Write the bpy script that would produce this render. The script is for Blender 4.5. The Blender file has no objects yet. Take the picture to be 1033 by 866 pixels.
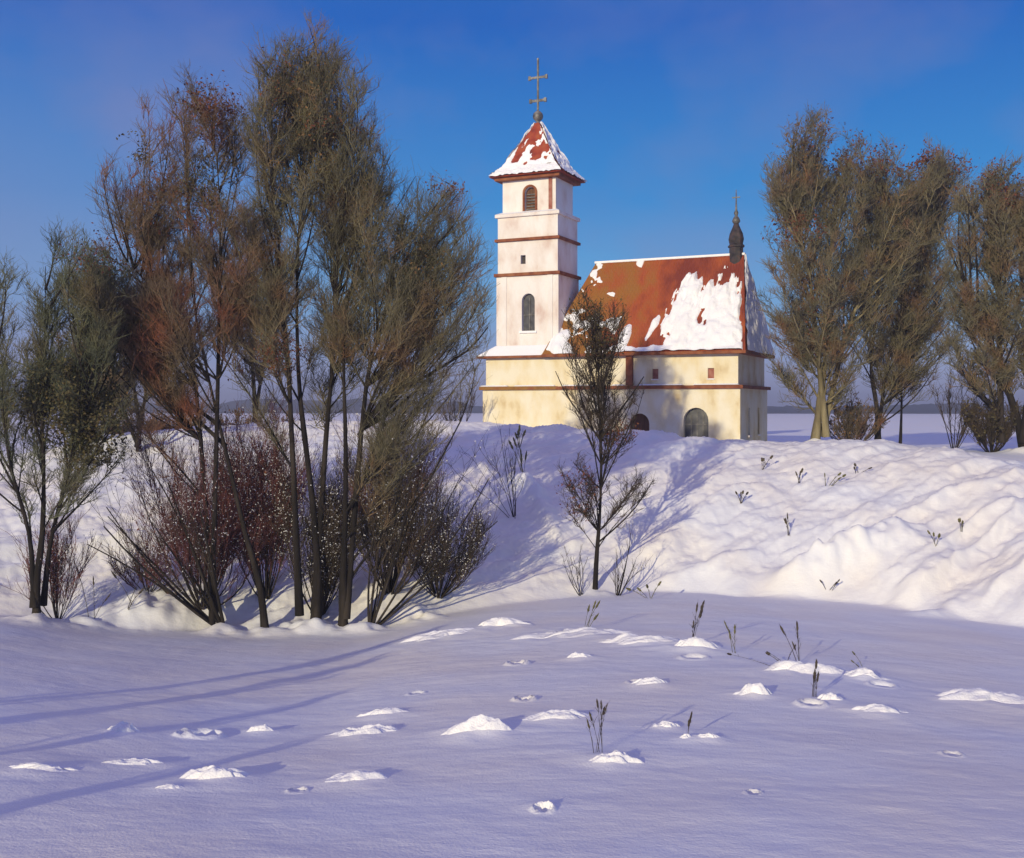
import bpy, math, random
import numpy as np
from mathutils import Vector, Matrix

R = math.radians
scene = bpy.context.scene
COL = scene.collection
rng = np.random.default_rng(11)

# ------------------------------------------------------------------ camera model (used to survey the place)
FPX, CX, HY, EYE = 1107.0, 516.5, 410.0, 9.0     # focal length in photo pixels, centre column, horizon row, eye height (m)
def at(px, py, d):
    return Vector(((px - CX) / FPX * d, d, EYE - (py - HY) / FPX * d))

# ------------------------------------------------------------------ noise
def _hash(ix, iy, seed):
    h = (ix.astype(np.int64) * 374761393 + iy.astype(np.int64) * 668265263 + seed * 974634777) & 0xFFFFFFFF
    h = ((h ^ (h >> 13)) * 1274126177) & 0xFFFFFFFF
    h = (h ^ (h >> 16)) & 0xFFFFFFFF
    return h.astype(np.float64) / 4294967295.0
def vnoise(x, y, seed=0):
    x = np.asarray(x, float); y = np.asarray(y, float)
    ix = np.floor(x); iy = np.floor(y)
    fx = x - ix; fy = y - iy
    ux = fx * fx * fx * (fx * (fx * 6 - 15) + 10); uy = fy * fy * fy * (fy * (fy * 6 - 15) + 10)
    a = _hash(ix, iy, seed); b = _hash(ix + 1, iy, seed); c = _hash(ix, iy + 1, seed); d = _hash(ix + 1, iy + 1, seed)
    return (a + (b - a) * ux) * (1 - uy) + (c + (d - c) * ux) * uy
def fbm(x, y, seed=0, octaves=4, gain=0.5):
    s = np.zeros(np.broadcast(x, y).shape); a = 1.0; t = 0.0; f = 1.0
    for o in range(octaves):
        s = s + a * (vnoise(np.asarray(x) * f + o * 17.3, np.asarray(y) * f - o * 9.7, seed + o) - 0.5)
        t += a; a *= gain; f *= 2.03
    return s / t
def sstep(a, b, x):
    t = np.clip((np.asarray(x, float) - a) / (b - a), 0, 1)
    return t * t * (3 - 2 * t)

# ------------------------------------------------------------------ objects and tags
def tag(o, label=None, cat=None, group=None, kind=None):
    if label: o['label'] = label
    if cat: o['category'] = cat
    if group: o['group'] = group
    if kind: o['kind'] = kind
    return o
def empty(name, loc=(0, 0, 0), rz=0.0):
    o = bpy.data.objects.new(name, None); COL.objects.link(o)
    o.location = loc; o.rotation_euler = (0, 0, rz); o.empty_display_size = 0.3
    return o
def mesh_np(name, verts, faces, mat, parent=None, smooth=True, n=4):
    """verts (V,3); faces (F,n) int array"""
    me = bpy.data.meshes.new(name)
    verts = np.asarray(verts, np.float32); faces = np.asarray(faces, np.int32)
    me.vertices.add(len(verts)); me.vertices.foreach_set('co', verts.ravel())
    F = len(faces)
    me.loops.add(F * n); me.loops.foreach_set('vertex_index', faces.ravel())
    me.polygons.add(F); me.polygons.foreach_set('loop_start', np.arange(F, dtype=np.int32) * n)
    if smooth: me.polygons.foreach_set('use_smooth', np.ones(F, bool))
    me.update(calc_edges=True); me.validate()
    if mat: me.materials.append(mat)
    o = bpy.data.objects.new(name, me); COL.objects.link(o)
    if parent: o.parent = parent
    return o
class MB:
    """collects polygons of any size, then links them as ONE mesh object"""
    def __init__(s): s.v = []; s.f = []
    def add(s, vs, fs):
        k = len(s.v); s.v += [tuple(v) for v in vs]; s.f += [tuple(i + k for i in f) for f in fs]; return s
    def box(s, x0, x1, y0, y1, z0, z1):
        return s.add([(x0,y0,z0),(x1,y0,z0),(x1,y1,z0),(x0,y1,z0),(x0,y0,z1),(x1,y0,z1),(x1,y1,z1),(x0,y1,z1)],
                     [(0,3,2,1),(4,5,6,7),(0,1,5,4),(1,2,6,5),(2,3,7,6),(3,0,4,7)])
    def frustum(s, a, b):
        """a, b = (x0,x1,y0,y1,z) bottom and top rectangles"""
        vs = [(a[0],a[2],a[4]),(a[1],a[2],a[4]),(a[1],a[3],a[4]),(a[0],a[3],a[4]),(b[0],b[2],b[4]),(b[1],b[2],b[4]),(b[1],b[3],b[4]),(b[0],b[3],b[4])]
        return s.add(vs, [(0,3,2,1),(4,5,6,7),(0,1,5,4),(1,2,6,5),(2,3,7,6),(3,0,4,7)])
    def lathe(s, prof, c=(0,0,0), seg=20):
        vs = []; fs = []
        for r, z in prof:
            for k in range(seg):
                a = 2 * math.pi * k / seg; vs.append((c[0] + r * math.cos(a), c[1] + r * math.sin(a), c[2] + z))
        for i in range(len(prof) - 1):
            for k in range(seg):
                k2 = (k + 1) % seg; fs.append((i*seg+k, i*seg+k2, (i+1)*seg+k2, (i+1)*seg+k))
        fs.append(tuple(range(seg - 1, -1, -1))); n = (len(prof) - 1) * seg; fs.append(tuple(range(n, n + seg)))
        return s.add(vs, fs)
    def build(s, name, mat, parent=None, smooth=False, bevel=0.0):
        me = bpy.data.meshes.new(name); me.from_pydata(s.v, [], s.f); me.update()
        if mat: me.materials.append(mat)
        if smooth:
            for p in me.polygons: p.use_smooth = True
        o = bpy.data.objects.new(name, me); COL.objects.link(o)
        if parent: o.parent = parent
        if bevel:
            m = o.modifiers.new('bevel', 'BEVEL'); m.width = bevel; m.segments = 2; m.limit_method = 'ANGLE'
        return o
def cut(o, cutters):
    """cut real openings into a wall and bake the result"""
    tmp = []
    for mb in cutters:
        c = mb.build('cutter', None, o.parent); tmp.append(c)
        m = o.modifiers.new('cut', 'BOOLEAN'); m.object = c; m.operation = 'DIFFERENCE'; m.solver = 'EXACT'
    bpy.context.view_layer.update()
    dg = bpy.context.evaluated_depsgraph_get()
    me = bpy.data.meshes.new_from_object(o.evaluated_get(dg))
    o.modifiers.clear(); old = o.data; o.data = me; bpy.data.meshes.remove(old)
    for c in tmp:
        m = c.data; bpy.data.objects.remove(c); bpy.data.meshes.remove(m)

# ------------------------------------------------------------------ materials
def mat_new(name):
    m = bpy.data.materials.new(name); m.use_nodes = True
    nt = m.node_tree; b = nt.nodes['Principled BSDF']
    return m, nt, b
def noise_mat(name, cols, scale=3.0, rough=0.85, bump=0.0, bscale=20.0, stretch=(1,1,1), detail=5.0, spec=0.3, pos=None):
    m, nt, b = mat_new(name)
    N = nt.nodes; L = nt.links
    tc = N.new('ShaderNodeTexCoord'); mp = N.new('ShaderNodeMapping'); mp.inputs['Scale'].default_value = stretch
    L.new(tc.outputs['Object'], mp.inputs['Vector'])
    no = N.new('ShaderNodeTexNoise'); no.inputs['Scale'].default_value = scale; no.inputs['Detail'].default_value = detail
    L.new(mp.outputs[0], no.inputs['Vector'])
    cr = N.new('ShaderNodeValToRGB'); el = cr.color_ramp.elements
    n = len(cols)
    pos = pos or [0.3 + 0.4 * i / max(1, n - 1) for i in range(n)]
    while len(el) < n: el.new(0.5)
    for i, c in enumerate(cols):
        el[i].position = pos[i]; el[i].color = (*c, 1)
    L.new(no.outputs['Fac'], cr.inputs['Fac']); L.new(cr.outputs[0], b.inputs['Base Color'])
    b.inputs['Roughness'].default_value = rough; b.inputs['Specular IOR Level'].default_value = spec
    if bump:
        n2 = N.new('ShaderNodeTexNoise'); n2.inputs['Scale'].default_value = bscale; n2.inputs['Detail'].default_value = 6
        L.new(mp.outputs[0], n2.inputs['Vector'])
        bp = N.new('ShaderNodeBump'); bp.inputs['Strength'].default_value = 0.8; bp.inputs['Distance'].default_value = bump
        L.new(n2.outputs['Fac'], bp.inputs['Height']); L.new(bp.outputs[0], b.inputs['Normal'])
    return m
def snow_mat(name, tint=(0.86, 0.85, 0.88), warm=(0.88, 0.83, 0.80), bump=0.05, bscale=5.0, strokes=True):
    m, nt, b = mat_new(name); N = nt.nodes; L = nt.links
    tc = N.new('ShaderNodeTexCoord')
    no = N.new('ShaderNodeTexNoise'); no.inputs['Scale'].default_value = 0.22; no.inputs['Detail'].default_value = 4
    L.new(tc.outputs['Object'], no.inputs['Vector'])
    cr = N.new('ShaderNodeValToRGB'); cr.color_ramp.elements[0].position = 0.38; cr.color_ramp.elements[1].position = 0.66
    cr.color_ramp.elements[0].color = (*tint, 1); cr.color_ramp.elements[1].color = (*warm, 1)
    L.new(no.outputs['Fac'], cr.inputs['Fac']); L.new(cr.outputs[0], b.inputs['Base Color'])
    b.inputs['Roughness'].default_value = 0.7; b.inputs['Specular IOR Level'].default_value = 0.25
    n2 = N.new('ShaderNodeTexNoise'); n2.inputs['Scale'].default_value = bscale; n2.inputs['Detail'].default_value = 8; n2.inputs['Roughness'].default_value = 0.6
    mp = N.new('ShaderNodeMapping'); mp.inputs['Rotation'].default_value = (0, 0, R(35)); mp.inputs['Scale'].default_value = (0.7, 1.15, 1) if strokes else (1, 1, 1)
    L.new(tc.outputs['Object'], mp.inputs['Vector']); L.new(mp.outputs[0], n2.inputs['Vector'])
    bp = N.new('ShaderNodeBump'); bp.inputs['Strength'].default_value = 1.0; bp.inputs['Distance'].default_value = bump
    n3 = N.new('ShaderNodeTexNoise'); n3.inputs['Scale'].default_value = 26.0; n3.inputs['Detail'].default_value = 3; L.new(tc.outputs['Object'], n3.inputs['Vector'])
    b3 = N.new('ShaderNodeBump'); b3.inputs['Strength'].default_value = 0.7; b3.inputs['Distance'].default_value = 0.012; L.new(n3.outputs['Fac'], b3.inputs['Height'])
    L.new(b3.outputs[0], bp.inputs['Normal'])
    L.new(n2.outputs['Fac'], bp.inputs['Height']); L.new(bp.outputs[0], b.inputs['Normal'])
    return m
M = {}
M['snow'] = snow_mat('ground_snow', (0.84, 0.84, 0.83), (0.89, 0.84, 0.75), 0.032, 2.6)
M['lump'] = snow_mat('clump_snow', (0.88, 0.87, 0.88), (0.90, 0.87, 0.80), 0.03, 9.0, False)
M['roof_snow'] = snow_mat('roof_snow', (0.88, 0.87, 0.88), (0.88, 0.86, 0.85), 0.06, 4.0, False)
M['bark'] = noise_mat('dark_bark', [(0.006, 0.005, 0.004), (0.016, 0.012, 0.009), (0.045, 0.035, 0.026)], 2.0, 0.95, 0.02, 9, (1, 1, 0.2))
M['bark_olive'] = noise_mat('olive_bark', [(0.05, 0.04, 0.02), (0.16, 0.13, 0.07), (0.30, 0.25, 0.14)], 1.6, 0.95, 0.02, 9, (1, 1, 0.2))
M['twig_olive'] = noise_mat('olive_twigs', [(0.085, 0.081, 0.051), (0.186, 0.160, 0.092), (0.220, 0.119, 0.059)], 0.55, 0.9)
M['twig_brown'] = noise_mat('brown_twigs', [(0.085, 0.076, 0.054), (0.177, 0.126, 0.076), (0.254, 0.092, 0.051)], 0.5, 0.9)
M['twig_green'] = noise_mat('greenish_twigs', [(0.068, 0.077, 0.048), (0.144, 0.151, 0.085), (0.169, 0.126, 0.068)], 0.5, 0.9)
M['twig_red'] = noise_mat('reddish_twigs', [(0.068, 0.041, 0.038), (0.162, 0.061, 0.054), (0.230, 0.081, 0.068)], 0.8, 0.9)
M['twig_dark'] = noise_mat('dark_twigs', [(0.03, 0.024, 0.016), (0.07, 0.05, 0.032), (0.10, 0.07, 0.045)], 0.8, 0.9)
M['leaf_rust'] = noise_mat('rust_leaves', [(0.06, 0.02, 0.012), (0.14, 0.04, 0.018), (0.18, 0.075, 0.03)], 1.5, 0.85)
M['leaf_olive'] = noise_mat('olive_leaves', [(0.04, 0.035, 0.015), (0.09, 0.075, 0.03), (0.12, 0.08, 0.03)], 1.5, 0.85)
M['leaf_ochre'] = noise_mat('ochre_leaves', [(0.10, 0.055, 0.02), (0.18, 0.095, 0.035), (0.13, 0.09, 0.04)], 0.9, 0.85)
M['plaster'] = noise_mat('cream_plaster', [(0.60, 0.46, 0.25), (0.75, 0.64, 0.42), (0.80, 0.73, 0.57)], 0.9, 0.9, 0.05, 5, (1, 1, 0.55), 11, pos=[0.30, 0.42, 0.60])
M['plaster_pink'] = noise_mat('pinkish_plaster', [(0.62, 0.47, 0.40), (0.75, 0.66, 0.59), (0.82, 0.77, 0.72)], 0.8, 0.9, 0.05, 5, (1, 1, 0.55), 11, pos=[0.30, 0.42, 0.58])
M['trim'] = noise_mat('red_brown_trim', [(0.14, 0.035, 0.015), (0.24, 0.075, 0.03), (0.30, 0.12, 0.05)], 2.0, 0.8)
M['trim_ochre'] = noise_mat('ochre_trim', [(0.20, 0.09, 0.02), (0.28, 0.14, 0.035), (0.24, 0.08, 0.03)], 1.4, 0.8)
M['metal'] = noise_mat('weathered_metal', [(0.05, 0.045, 0.045), (0.12, 0.11, 0.10), (0.26, 0.24, 0.22)], 3.0, 0.5, spec=0.5)
M['dark_metal'] = noise_mat('dark_metal', [(0.02, 0.018, 0.02), (0.05, 0.04, 0.04), (0.09, 0.05, 0.04)], 3.0, 0.6)
M['glass'] = noise_mat('dark_window', [(0.03, 0.03, 0.035), (0.06, 0.06, 0.07), (0.10, 0.095, 0.09)], 3.0, 0.35, spec=0.5)
M['door'] = noise_mat('brown_boards', [(0.07, 0.03, 0.015), (0.13, 0.06, 0.03), (0.17, 0.09, 0.05)], 2.0, 0.8, 0.02, 4, (8, 1, 0.4))
M['shutter'] = noise_mat('red_shutter', [(0.24, 0.07, 0.05), (0.34, 0.13, 0.09), (0.38, 0.18, 0.13)], 3.0, 0.8)
M['stalk'] = noise_mat('dry_stalk', [(0.03, 0.022, 0.018), (0.06, 0.045, 0.03), (0.11, 0.09, 0.04)], 4.0, 0.9)
M['stalk_olive'] = noise_mat('olive_stalk', [(0.06, 0.055, 0.02), (0.12, 0.11, 0.04), (0.16, 0.14, 0.06)], 4.0, 0.9)
M['far_wood'] = noise_mat('far_woodland', [(0.035, 0.04, 0.045), (0.06, 0.06, 0.06), (0.09, 0.08, 0.075)], 0.02, 0.95)
def roof_material():
    m, nt, b = mat_new('rusty_roof'); N = nt.nodes; L = nt.links
    tc = N.new('ShaderNodeTexCoord')
    mp = N.new('ShaderNodeMapping'); mp.inputs['Scale'].default_value = (1.1, 1.0, 0.22); L.new(tc.outputs['Object'], mp.inputs['Vector'])
    no = N.new('ShaderNodeTexNoise'); no.inputs['Scale'].default_value = 0.9; no.inputs['Detail'].default_value = 6; L.new(mp.outputs[0], no.inputs['Vector'])
    sx = N.new('ShaderNodeSeparateXYZ'); L.new(tc.outputs['Object'], sx.inputs[0])
    mr = N.new('ShaderNodeMapRange'); mr.inputs['From Min'].default_value = 6; mr.inputs['From Max'].default_value = 15
    mr.inputs['To Min'].default_value = 0.28; mr.inputs['To Max'].default_value = -0.25; L.new(sx.outputs['X'], mr.inputs['Value'])
    ad = N.new('ShaderNodeMath'); ad.operation = 'ADD'; L.new(no.outputs['Fac'], ad.inputs[0]); L.new(mr.outputs[0], ad.inputs[1])
    cr = N.new('ShaderNodeValToRGB'); e = cr.color_ramp.elements; e.new(0.5); e.new(0.6)
    for i, (p, c) in enumerate([(0.18, (0.20, 0.030, 0.010)), (0.40, (0.38, 0.075, 0.014)), (0.60, (0.33, 0.115, 0.014)), (0.85, (0.30, 0.135, 0.018))]):
        e[i].position = p; e[i].color = (*c, 1)
    L.new(ad.outputs[0], cr.inputs['Fac']); L.new(cr.outputs[0], b.inputs['Base Color'])
    wv = N.new('ShaderNodeTexWave'); wv.inputs['Scale'].default_value = 1.6; wv.bands_direction = 'X'; wv.inputs['Distortion'].default_value = 0.6
    L.new(tc.outputs['Object'], wv.inputs['Vector'])
    w2 = N.new('ShaderNodeTexWave'); w2.inputs['Scale'].default_value = 0.85; w2.bands_direction = 'Z'; w2.wave_profile = 'SAW'; w2.inputs['Distortion'].default_value = 0.4
    L.new(tc.outputs['Object'], w2.inputs['Vector'])
    am = N.new('ShaderNodeMath'); am.operation = 'MULTIPLY_ADD'; am.inputs[1].default_value = 1.4; L.new(w2.outputs['Fac'], am.inputs[0]); L.new(wv.outputs['Fac'], am.inputs[2])
    bp = N.new('ShaderNodeBump'); bp.inputs['Distance'].default_value = 0.06; L.new(am.outputs[0], bp.inputs['Height'])
    L.new(bp.outputs[0], b.inputs['Normal']); b.inputs['Roughness'].default_value = 0.75
    return m
M['roof'] = roof_material()
M['cap_roof'] = noise_mat('red_cap_roof', [(0.14, 0.02, 0.012), (0.30, 0.045, 0.018), (0.36, 0.09, 0.03)], 1.5, 0.8, 0.03, 8)

# ------------------------------------------------------------------ terrain
base_tab = [(-400,606,35),(-200,614,37),(0,623,39.3),(100,633,40.6),(220,641,41),(340,640,41.5),(420,628,42),(480,616,43.5),(600,601,46),(700,597,47),(800,604,45.5),(900,617,43),(1033,636,40),(1250,655,36),(1500,670,33)]
top_tab = [(-400,480,52),(-200,474,54),(0,468,57),(90,452,60),(140,434,63),(310,429,68),(480,431,71),(620,438,67),(760,450,63),(830,448,62),(900,448,61),(960,458,58),(1033,477,54),(1250,503,49),(1500,518,46)]
bt = np.array(base_tab, float); tt = np.array(top_tab, float)
bt_a = (bt[:,0]-CX)/FPX; tt_a = (tt[:,0]-CX)/FPX
bt_z = EYE-(bt[:,1]-HY)/FPX*bt[:,2]; tt_z = EYE-(tt[:,1]-HY)/FPX*tt[:,2]
_A = np.linspace(-0.95, 0.95, 1901)
def _smooth(ta, tv):
    v = np.interp(_A, ta, tv); k = np.exp(-0.5 * (np.arange(-120, 121) / 38.0) ** 2); k /= k.sum()
    return np.convolve(np.pad(v, 120, mode='edge'), k, mode='valid')
YB, ZBt, YT, ZT = _smooth(bt_a, bt[:,2]), _smooth(bt_a, bt_z), _smooth(tt_a, tt[:,2]), _smooth(tt_a, tt_z)
FOOT = []      # footprints (x, y, radius, depth)
def terrain(x, y, detail=True):
    x = np.asarray(x, float); y = np.asarray(y, float)
    r = np.hypot(x, y); th = np.arctan2(x, y)
    thc = np.clip(th, -0.72, 0.72)
    a = np.tan(thc); d = r * np.cos(thc)
    yb = np.interp(a, _A, YB); zb = np.interp(a, _A, ZBt)
    yt = np.interp(a, _A, YT); zt = np.interp(a, _A, ZT)
    yb = yb + 2.4 * fbm(x * 0.22, y * 0 + 3.3, 99, 3)
    z12 = 4.06; slope = (z12 - zb) / (yb - 12)
    t = np.clip((yb - d) / (yb - 12), 0, None)
    zf = zb + (z12 - zb) * (0.86 * t + 0.14 * t * t)
    zf = np.where(d < 0.1, zb + (z12 - zb) * 1.44, zf)
    h = np.clip((d - yb) / (yt - yb), 0, 1)
    zh = zb + (zt - zb) * (1 - (1 - h) ** 1.45)
    e = np.clip(d - yt, 0, None)
    plat = 5.2 + 1.3 * np.exp(-e / 45.0)
    zp = zt + (plat - zt) * sstep(0, 14, e) - sstep(150, 1500, e) * 4.0
    z = np.where(d < yb, zf, np.where(d < yt, zh, zp))
    if detail:
        fg = 1 - sstep(yb - 4, yb, d)
        hill = sstep(yb - 0.5, yb + 2, d) * (1 - sstep(yt, yt + 6, d))
        fade = 1 - sstep(120, 400, d)
        # broad drifts
        z = z + fade * (0.30 * fbm(x * 0.09, y * 0.09, 3, 3)) * (0.35 + 0.65 * hill)
        # foreground: wind ripples, stretched left-right
        z = z + fg * (0.09 * fbm(x * 0.28, y * 0.45, 21, 3) + 0.020 * fbm(x * 1.4 + y * 0.3, y * 1.9, 31, 3))
        # hillside: diagonal ridges like a palette knife's
        u = x * 0.80 + y * 0.60; v = -x * 0.60 + y * 0.80
        rid = 1 - np.abs(2 * vnoise(u * 0.20, v * 0.85, 41) - 1)
        z = z + hill * (0.62 * (rid - 0.5) * vnoise(x * 0.12, y * 0.12, 47) + 0.36 * fbm(u * 0.45, v * 1.5, 51, 4) + 0.40 * fbm(x * 0.35, y * 0.3, 55, 3) + 0.30 * np.abs(fbm(u * 1.0, v * 3.0, 59, 3)) + 0.10 * fbm(x * 2.0, y * 2.0, 63, 3))
        # the long drift on the right of the hillside
        for (p0, p1, w, hgt) in DRIFTS:
            dx, dy = p1[0]-p0[0], p1[1]-p0[1]; l2 = dx*dx+dy*dy
            s = ((x-p0[0])*dx + (y-p0[1])*dy) / l2; q = np.clip(s, 0, 1)
            dist = np.hypot(x-(p0[0]+q*dx), y-(p0[1]+q*dy))
            z = z + hgt * np.exp(-(dist / w) ** 2) * (0.6 + 0.4 * np.sin(3.14 * q)) * (0.8 + 0.4 * vnoise(x * 2, y * 2, 77))
        for (mx_, my_, mr, mh) in MOUNDS:
            q = np.hypot(x - mx_, y - my_) / mr
            z = z + mh * np.exp(-q ** 2) * (0.5 + vnoise(x * 2.2, y * 2.2, 88)) - 0.0 * q
        for (fx, fy, fr, fd) in FOOT:
            q = np.hypot(x - fx, y - fy) / fr
            z = z - 1.7 * fd * np.exp(-q ** 4) + 0.5 * fd * np.exp(-((q - 1.35) / 0.3) ** 2)
    return z
DRIFTS = []
MOUNDS = [((px - CX) / FPX * d, d - 0.25, r_, h_) for px, d, r_, h_ in [(37,39,0.8,0.28),(268,41,0.7,0.3),(300,41.3,0.9,0.25),(318,41.6,0.8,0.3),(346,41.2,0.8,0.3),(228,41,0.8,0.3),(372,41,0.7,0.3),(600,46.2,0.6,0.22),(822,73,1.2,0.4),(886,76,1.2,0.4),(1034,66,1.2,0.4),(420,42.3,1.0,0.3),(150,42,1.2,0.3),(90,40.5,1.0,0.25)]] + [(-2.1 + 0.906 * q + ox, 82.0 - 0.4226 * q - 0.3, 1.3, hh) for q, ox, hh in [(0.5,0,0.3),(2.6,0,0.2),(5.0,0,0.3),(7.5,0,0.25),(9.3,0,0.2),(14.4,0,0.12),(18.6,0,0.3),(19.8,0.8,0.3)]]
def ground_hit(px, py, d0=6.0, d1=110.0):
    ds = np.linspace(d0, d1, 6000)
    xs = (px - CX) / FPX * ds; zs = EYE - (py - HY) / FPX * ds
    g = terrain(xs, ds, False) - zs
    k = np.argmax(g > 0)
    d = ds[k] if g[k] > 0 else d1
    x = (px - CX) / FPX * d
    return Vector((x, d, float(terrain(np.array([x]), np.array([d]))[0])))
def gz(x, y): return float(terrain(np.array([x]), np.array([y]))[0])
for a_, b_, w_, h_ in [((795,592),(905,548),0.75,1.15),((905,612),(960,560),0.4,0.35),((860,548),(930,536),0.4,0.3),((930,622),(1000,590),0.5,0.35),
                       ((540,500),(470,470),0.6,0.4),((520,480),(560,540),0.5,0.45),((760,560),(680,585),0.5,0.3),((740,500),(660,560),0.7,0.4),
                       ((150,545),(75,560),0.6,0.45),((240,500),(190,540),0.6,0.4)]:
    p = ground_hit(*a_); q = ground_hit(*b_); DRIFTS.append(((p.x, p.y), (q.x, q.y), w_, h_))
for px, py, fr, fd in [(522,670,0.20,0.20),(529,706,0.16,0.16),(548,820,0.10,0.10),(205,742,0.25,0.16),(190,742,0.16,0.14),(700,664,0.25,0.12),(818,712,0.2,0.15),(890,692,0.22,0.1),
                       (640,690,0.12,0.08),(300,800,0.10,0.07),(420,700,0.14,0.08),(760,800,0.08,0.06),(960,760,0.12,0.07)]:
    p = ground_hit(px, py); FOOT.append((p.x, p.y, fr, fd))

CL = [  # px, py (foot), width px, height px, label
 (480,742,52,24,'large white snow clump in mid field below the young tree'),
 (365,742,52,17,'flat white snow clump left of the large mid field clump'),
 (388,722,40,11,'pale thin snow clump just behind the flat white one'),
 (360,790,56,16,'pointed snow clump in front of the flat white ones'),
 (222,790,52,22,'bright ridged snow clump at lower left beside a blue shadow'),
 (170,800,32,9,'small low snow clump left of the ridged clump'),
 (46,778,54,13,'yellowish flat snow clump at the far lower left'),
 (140,772,44,12,'cream curved snow clump between the lower left clumps'),
 (124,740,24,17,'small upright snow clump on the left field'),
 (264,738,24,13,'small bright snow clump near the long blue shadows'),
 (560,728,56,14,'rough elongated snow clump right of the large mid field clump'),
 (618,772,40,17,'snow clump at the foot of the tall dark weed stalks'),
 (548,818,18,9,'tiny snow clump alone in the lower middle field'),
 (670,735,22,11,'small cream snow clump with a dark hollow beside it'),
 (692,748,12,10,'tiny snow clump under a short weed stalk'),
 (716,748,18,10,'tiny bright snow clump right of the short stalk'),
 (760,702,30,20,'tall white snow clump in the right middle field'),
 (815,680,62,18,'wide white snow clump speckled with dark weeds'),
 (838,708,20,14,'small round snow clump behind the dark hollow at right'),
 (876,686,36,12,'tapering snow clump under the olive weed blade'),
 (700,656,40,22,'rounded snow clump at the field edge below the church'),
 (888,720,48,13,'dull yellowish flat snow clump at right'),
 (995,708,80,18,'long low snow clump at the right edge'),
 (445,644,66,11,'long snow clump on the field edge right of the black trunks'),
 (505,634,40,15,'short bright snow clump on the field edge left of the young tree'),
 (585,642,90,12,'long white snow clump on the field edge under the young tree'),
 (650,650,60,14,'cream topped snow clump on the field edge between weeds'),
 (655,692,30,12,'faint snow clump in the middle field under the edge clumps'),
 (585,665,22,9,'faint small snow clump below the young tree'),
]
for c_ in CL:
    p = ground_hit(c_[0], c_[1]); k_ = p.y / FPX
    MOUNDS.append((p.x, p.y + 0.1, max(0.25, 0.75 * c_[2] * k_), 0.16 * c_[3] * k_ + 0.03))
def build_ground():
    inner = np.linspace(-R(33), R(33), 760)
    outer = np.linspace(R(33), R(327), 150)[1:-1]
    th = np.concatenate([inner, outer])
    rad = np.concatenate([np.geomspace(1.5, 9, 14)[:-1], np.geomspace(9, 46, 420)[:-1], np.geomspace(46, 90, 240)[:-1], np.geomspace(90, 4000, 60)])
    T, Rr = np.meshgrid(th, rad)
    x = Rr * np.sin(T); y = Rr * np.cos(T); z = terrain(x, y)
    V = np.stack([x, y, z], -1).reshape(-1, 3)
    nt_, nr = len(th), len(rad)
    i = np.arange(nr - 1)[:, None] * nt_; j = np.arange(nt_)[None, :]; j2 = (j + 1) % nt_
    F = np.stack([i + j, i + j2, i + nt_ + j2, i + nt_ + j], -1).reshape(-1, 4)
    F = F[:, ::-1]
    # close the small hole under the painter's feet
    V = np.vstack([V, [[0, 0, z[0].mean()]]]); c = len(V) - 1
    o = mesh_np('snow_ground', V, F, M['snow'])
    tag(o, kind='structure')
    fan = MB(); 
    k = 40; ring = [(1.6 * math.sin(2*math.pi*q/k), 1.6 * math.cos(2*math.pi*q/k)) for q in range(k)]
    fan.add([(0, 0, z[0].mean())] + [(a, b, gz(a, b)) for a, b in ring], [(0, 1 + (q + 1) % k, 1 + q) for q in range(k)])
    # joined into the ground sheet's own mesh
    me = o.data
    import bmesh
    bm = bmesh.new(); bm.from_mesh(me)
    vs = [bm.verts.new(v) for v in fan.v]
    for f in fan.f: bm.faces.new([vs[q] for q in f]).smooth = True
    bm.to_mesh(me); bm.free()
build_ground()

# far wooded ridges on the horizon
def far_ridge(name, a0, a1, d, h, seed, depth=220):
    n = 160; nu = 14
    th = np.linspace(a0, a1, n)
    V = np.zeros((nu, n, 3))
    for i in range(nu):
        q = i / (nu - 1)
        rr = d + depth * q
        prof = math.sin(math.pi * q) ** 0.8 if 0 < q < 1 else 0
        edge = sstep(0, 0.12, (th - a0) / (a1 - a0)) * (1 - sstep(0.88, 1, (th - a0) / (a1 - a0)))
        hh = h * (0.65 + 0.9 * fbm(th * 18, th * 0 + seed, seed, 3)) * edge * prof + 2.5 * fbm(th * 220, th * 0 + q * 9, seed + 5, 3) * prof * edge
        x = rr * np.sin(th); y = rr * np.cos(th)
        V[i, :, 0] = x; V[i, :, 1] = y; V[i, :, 2] = terrain(x, y, False) + np.maximum(hh, -0.5) - 0.4
    i = np.arange(nu - 1)[:, None] * n; j = np.arange(n - 1)[None, :]
    F = np.stack([i + j + n, i + j + n + 1, i + j + 1, i + j], -1).reshape(-1, 4)[:, ::-1]
    o = mesh_np(name, V.reshape(-1, 3), F, M['far_wood'])
    tag(o, kind='structure')
far_ridge('wooded_hills', R(-40), R(2), 900, 17, 5)
far_ridge('wooded_hills', R(9), R(40), 800, 11, 9)

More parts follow.
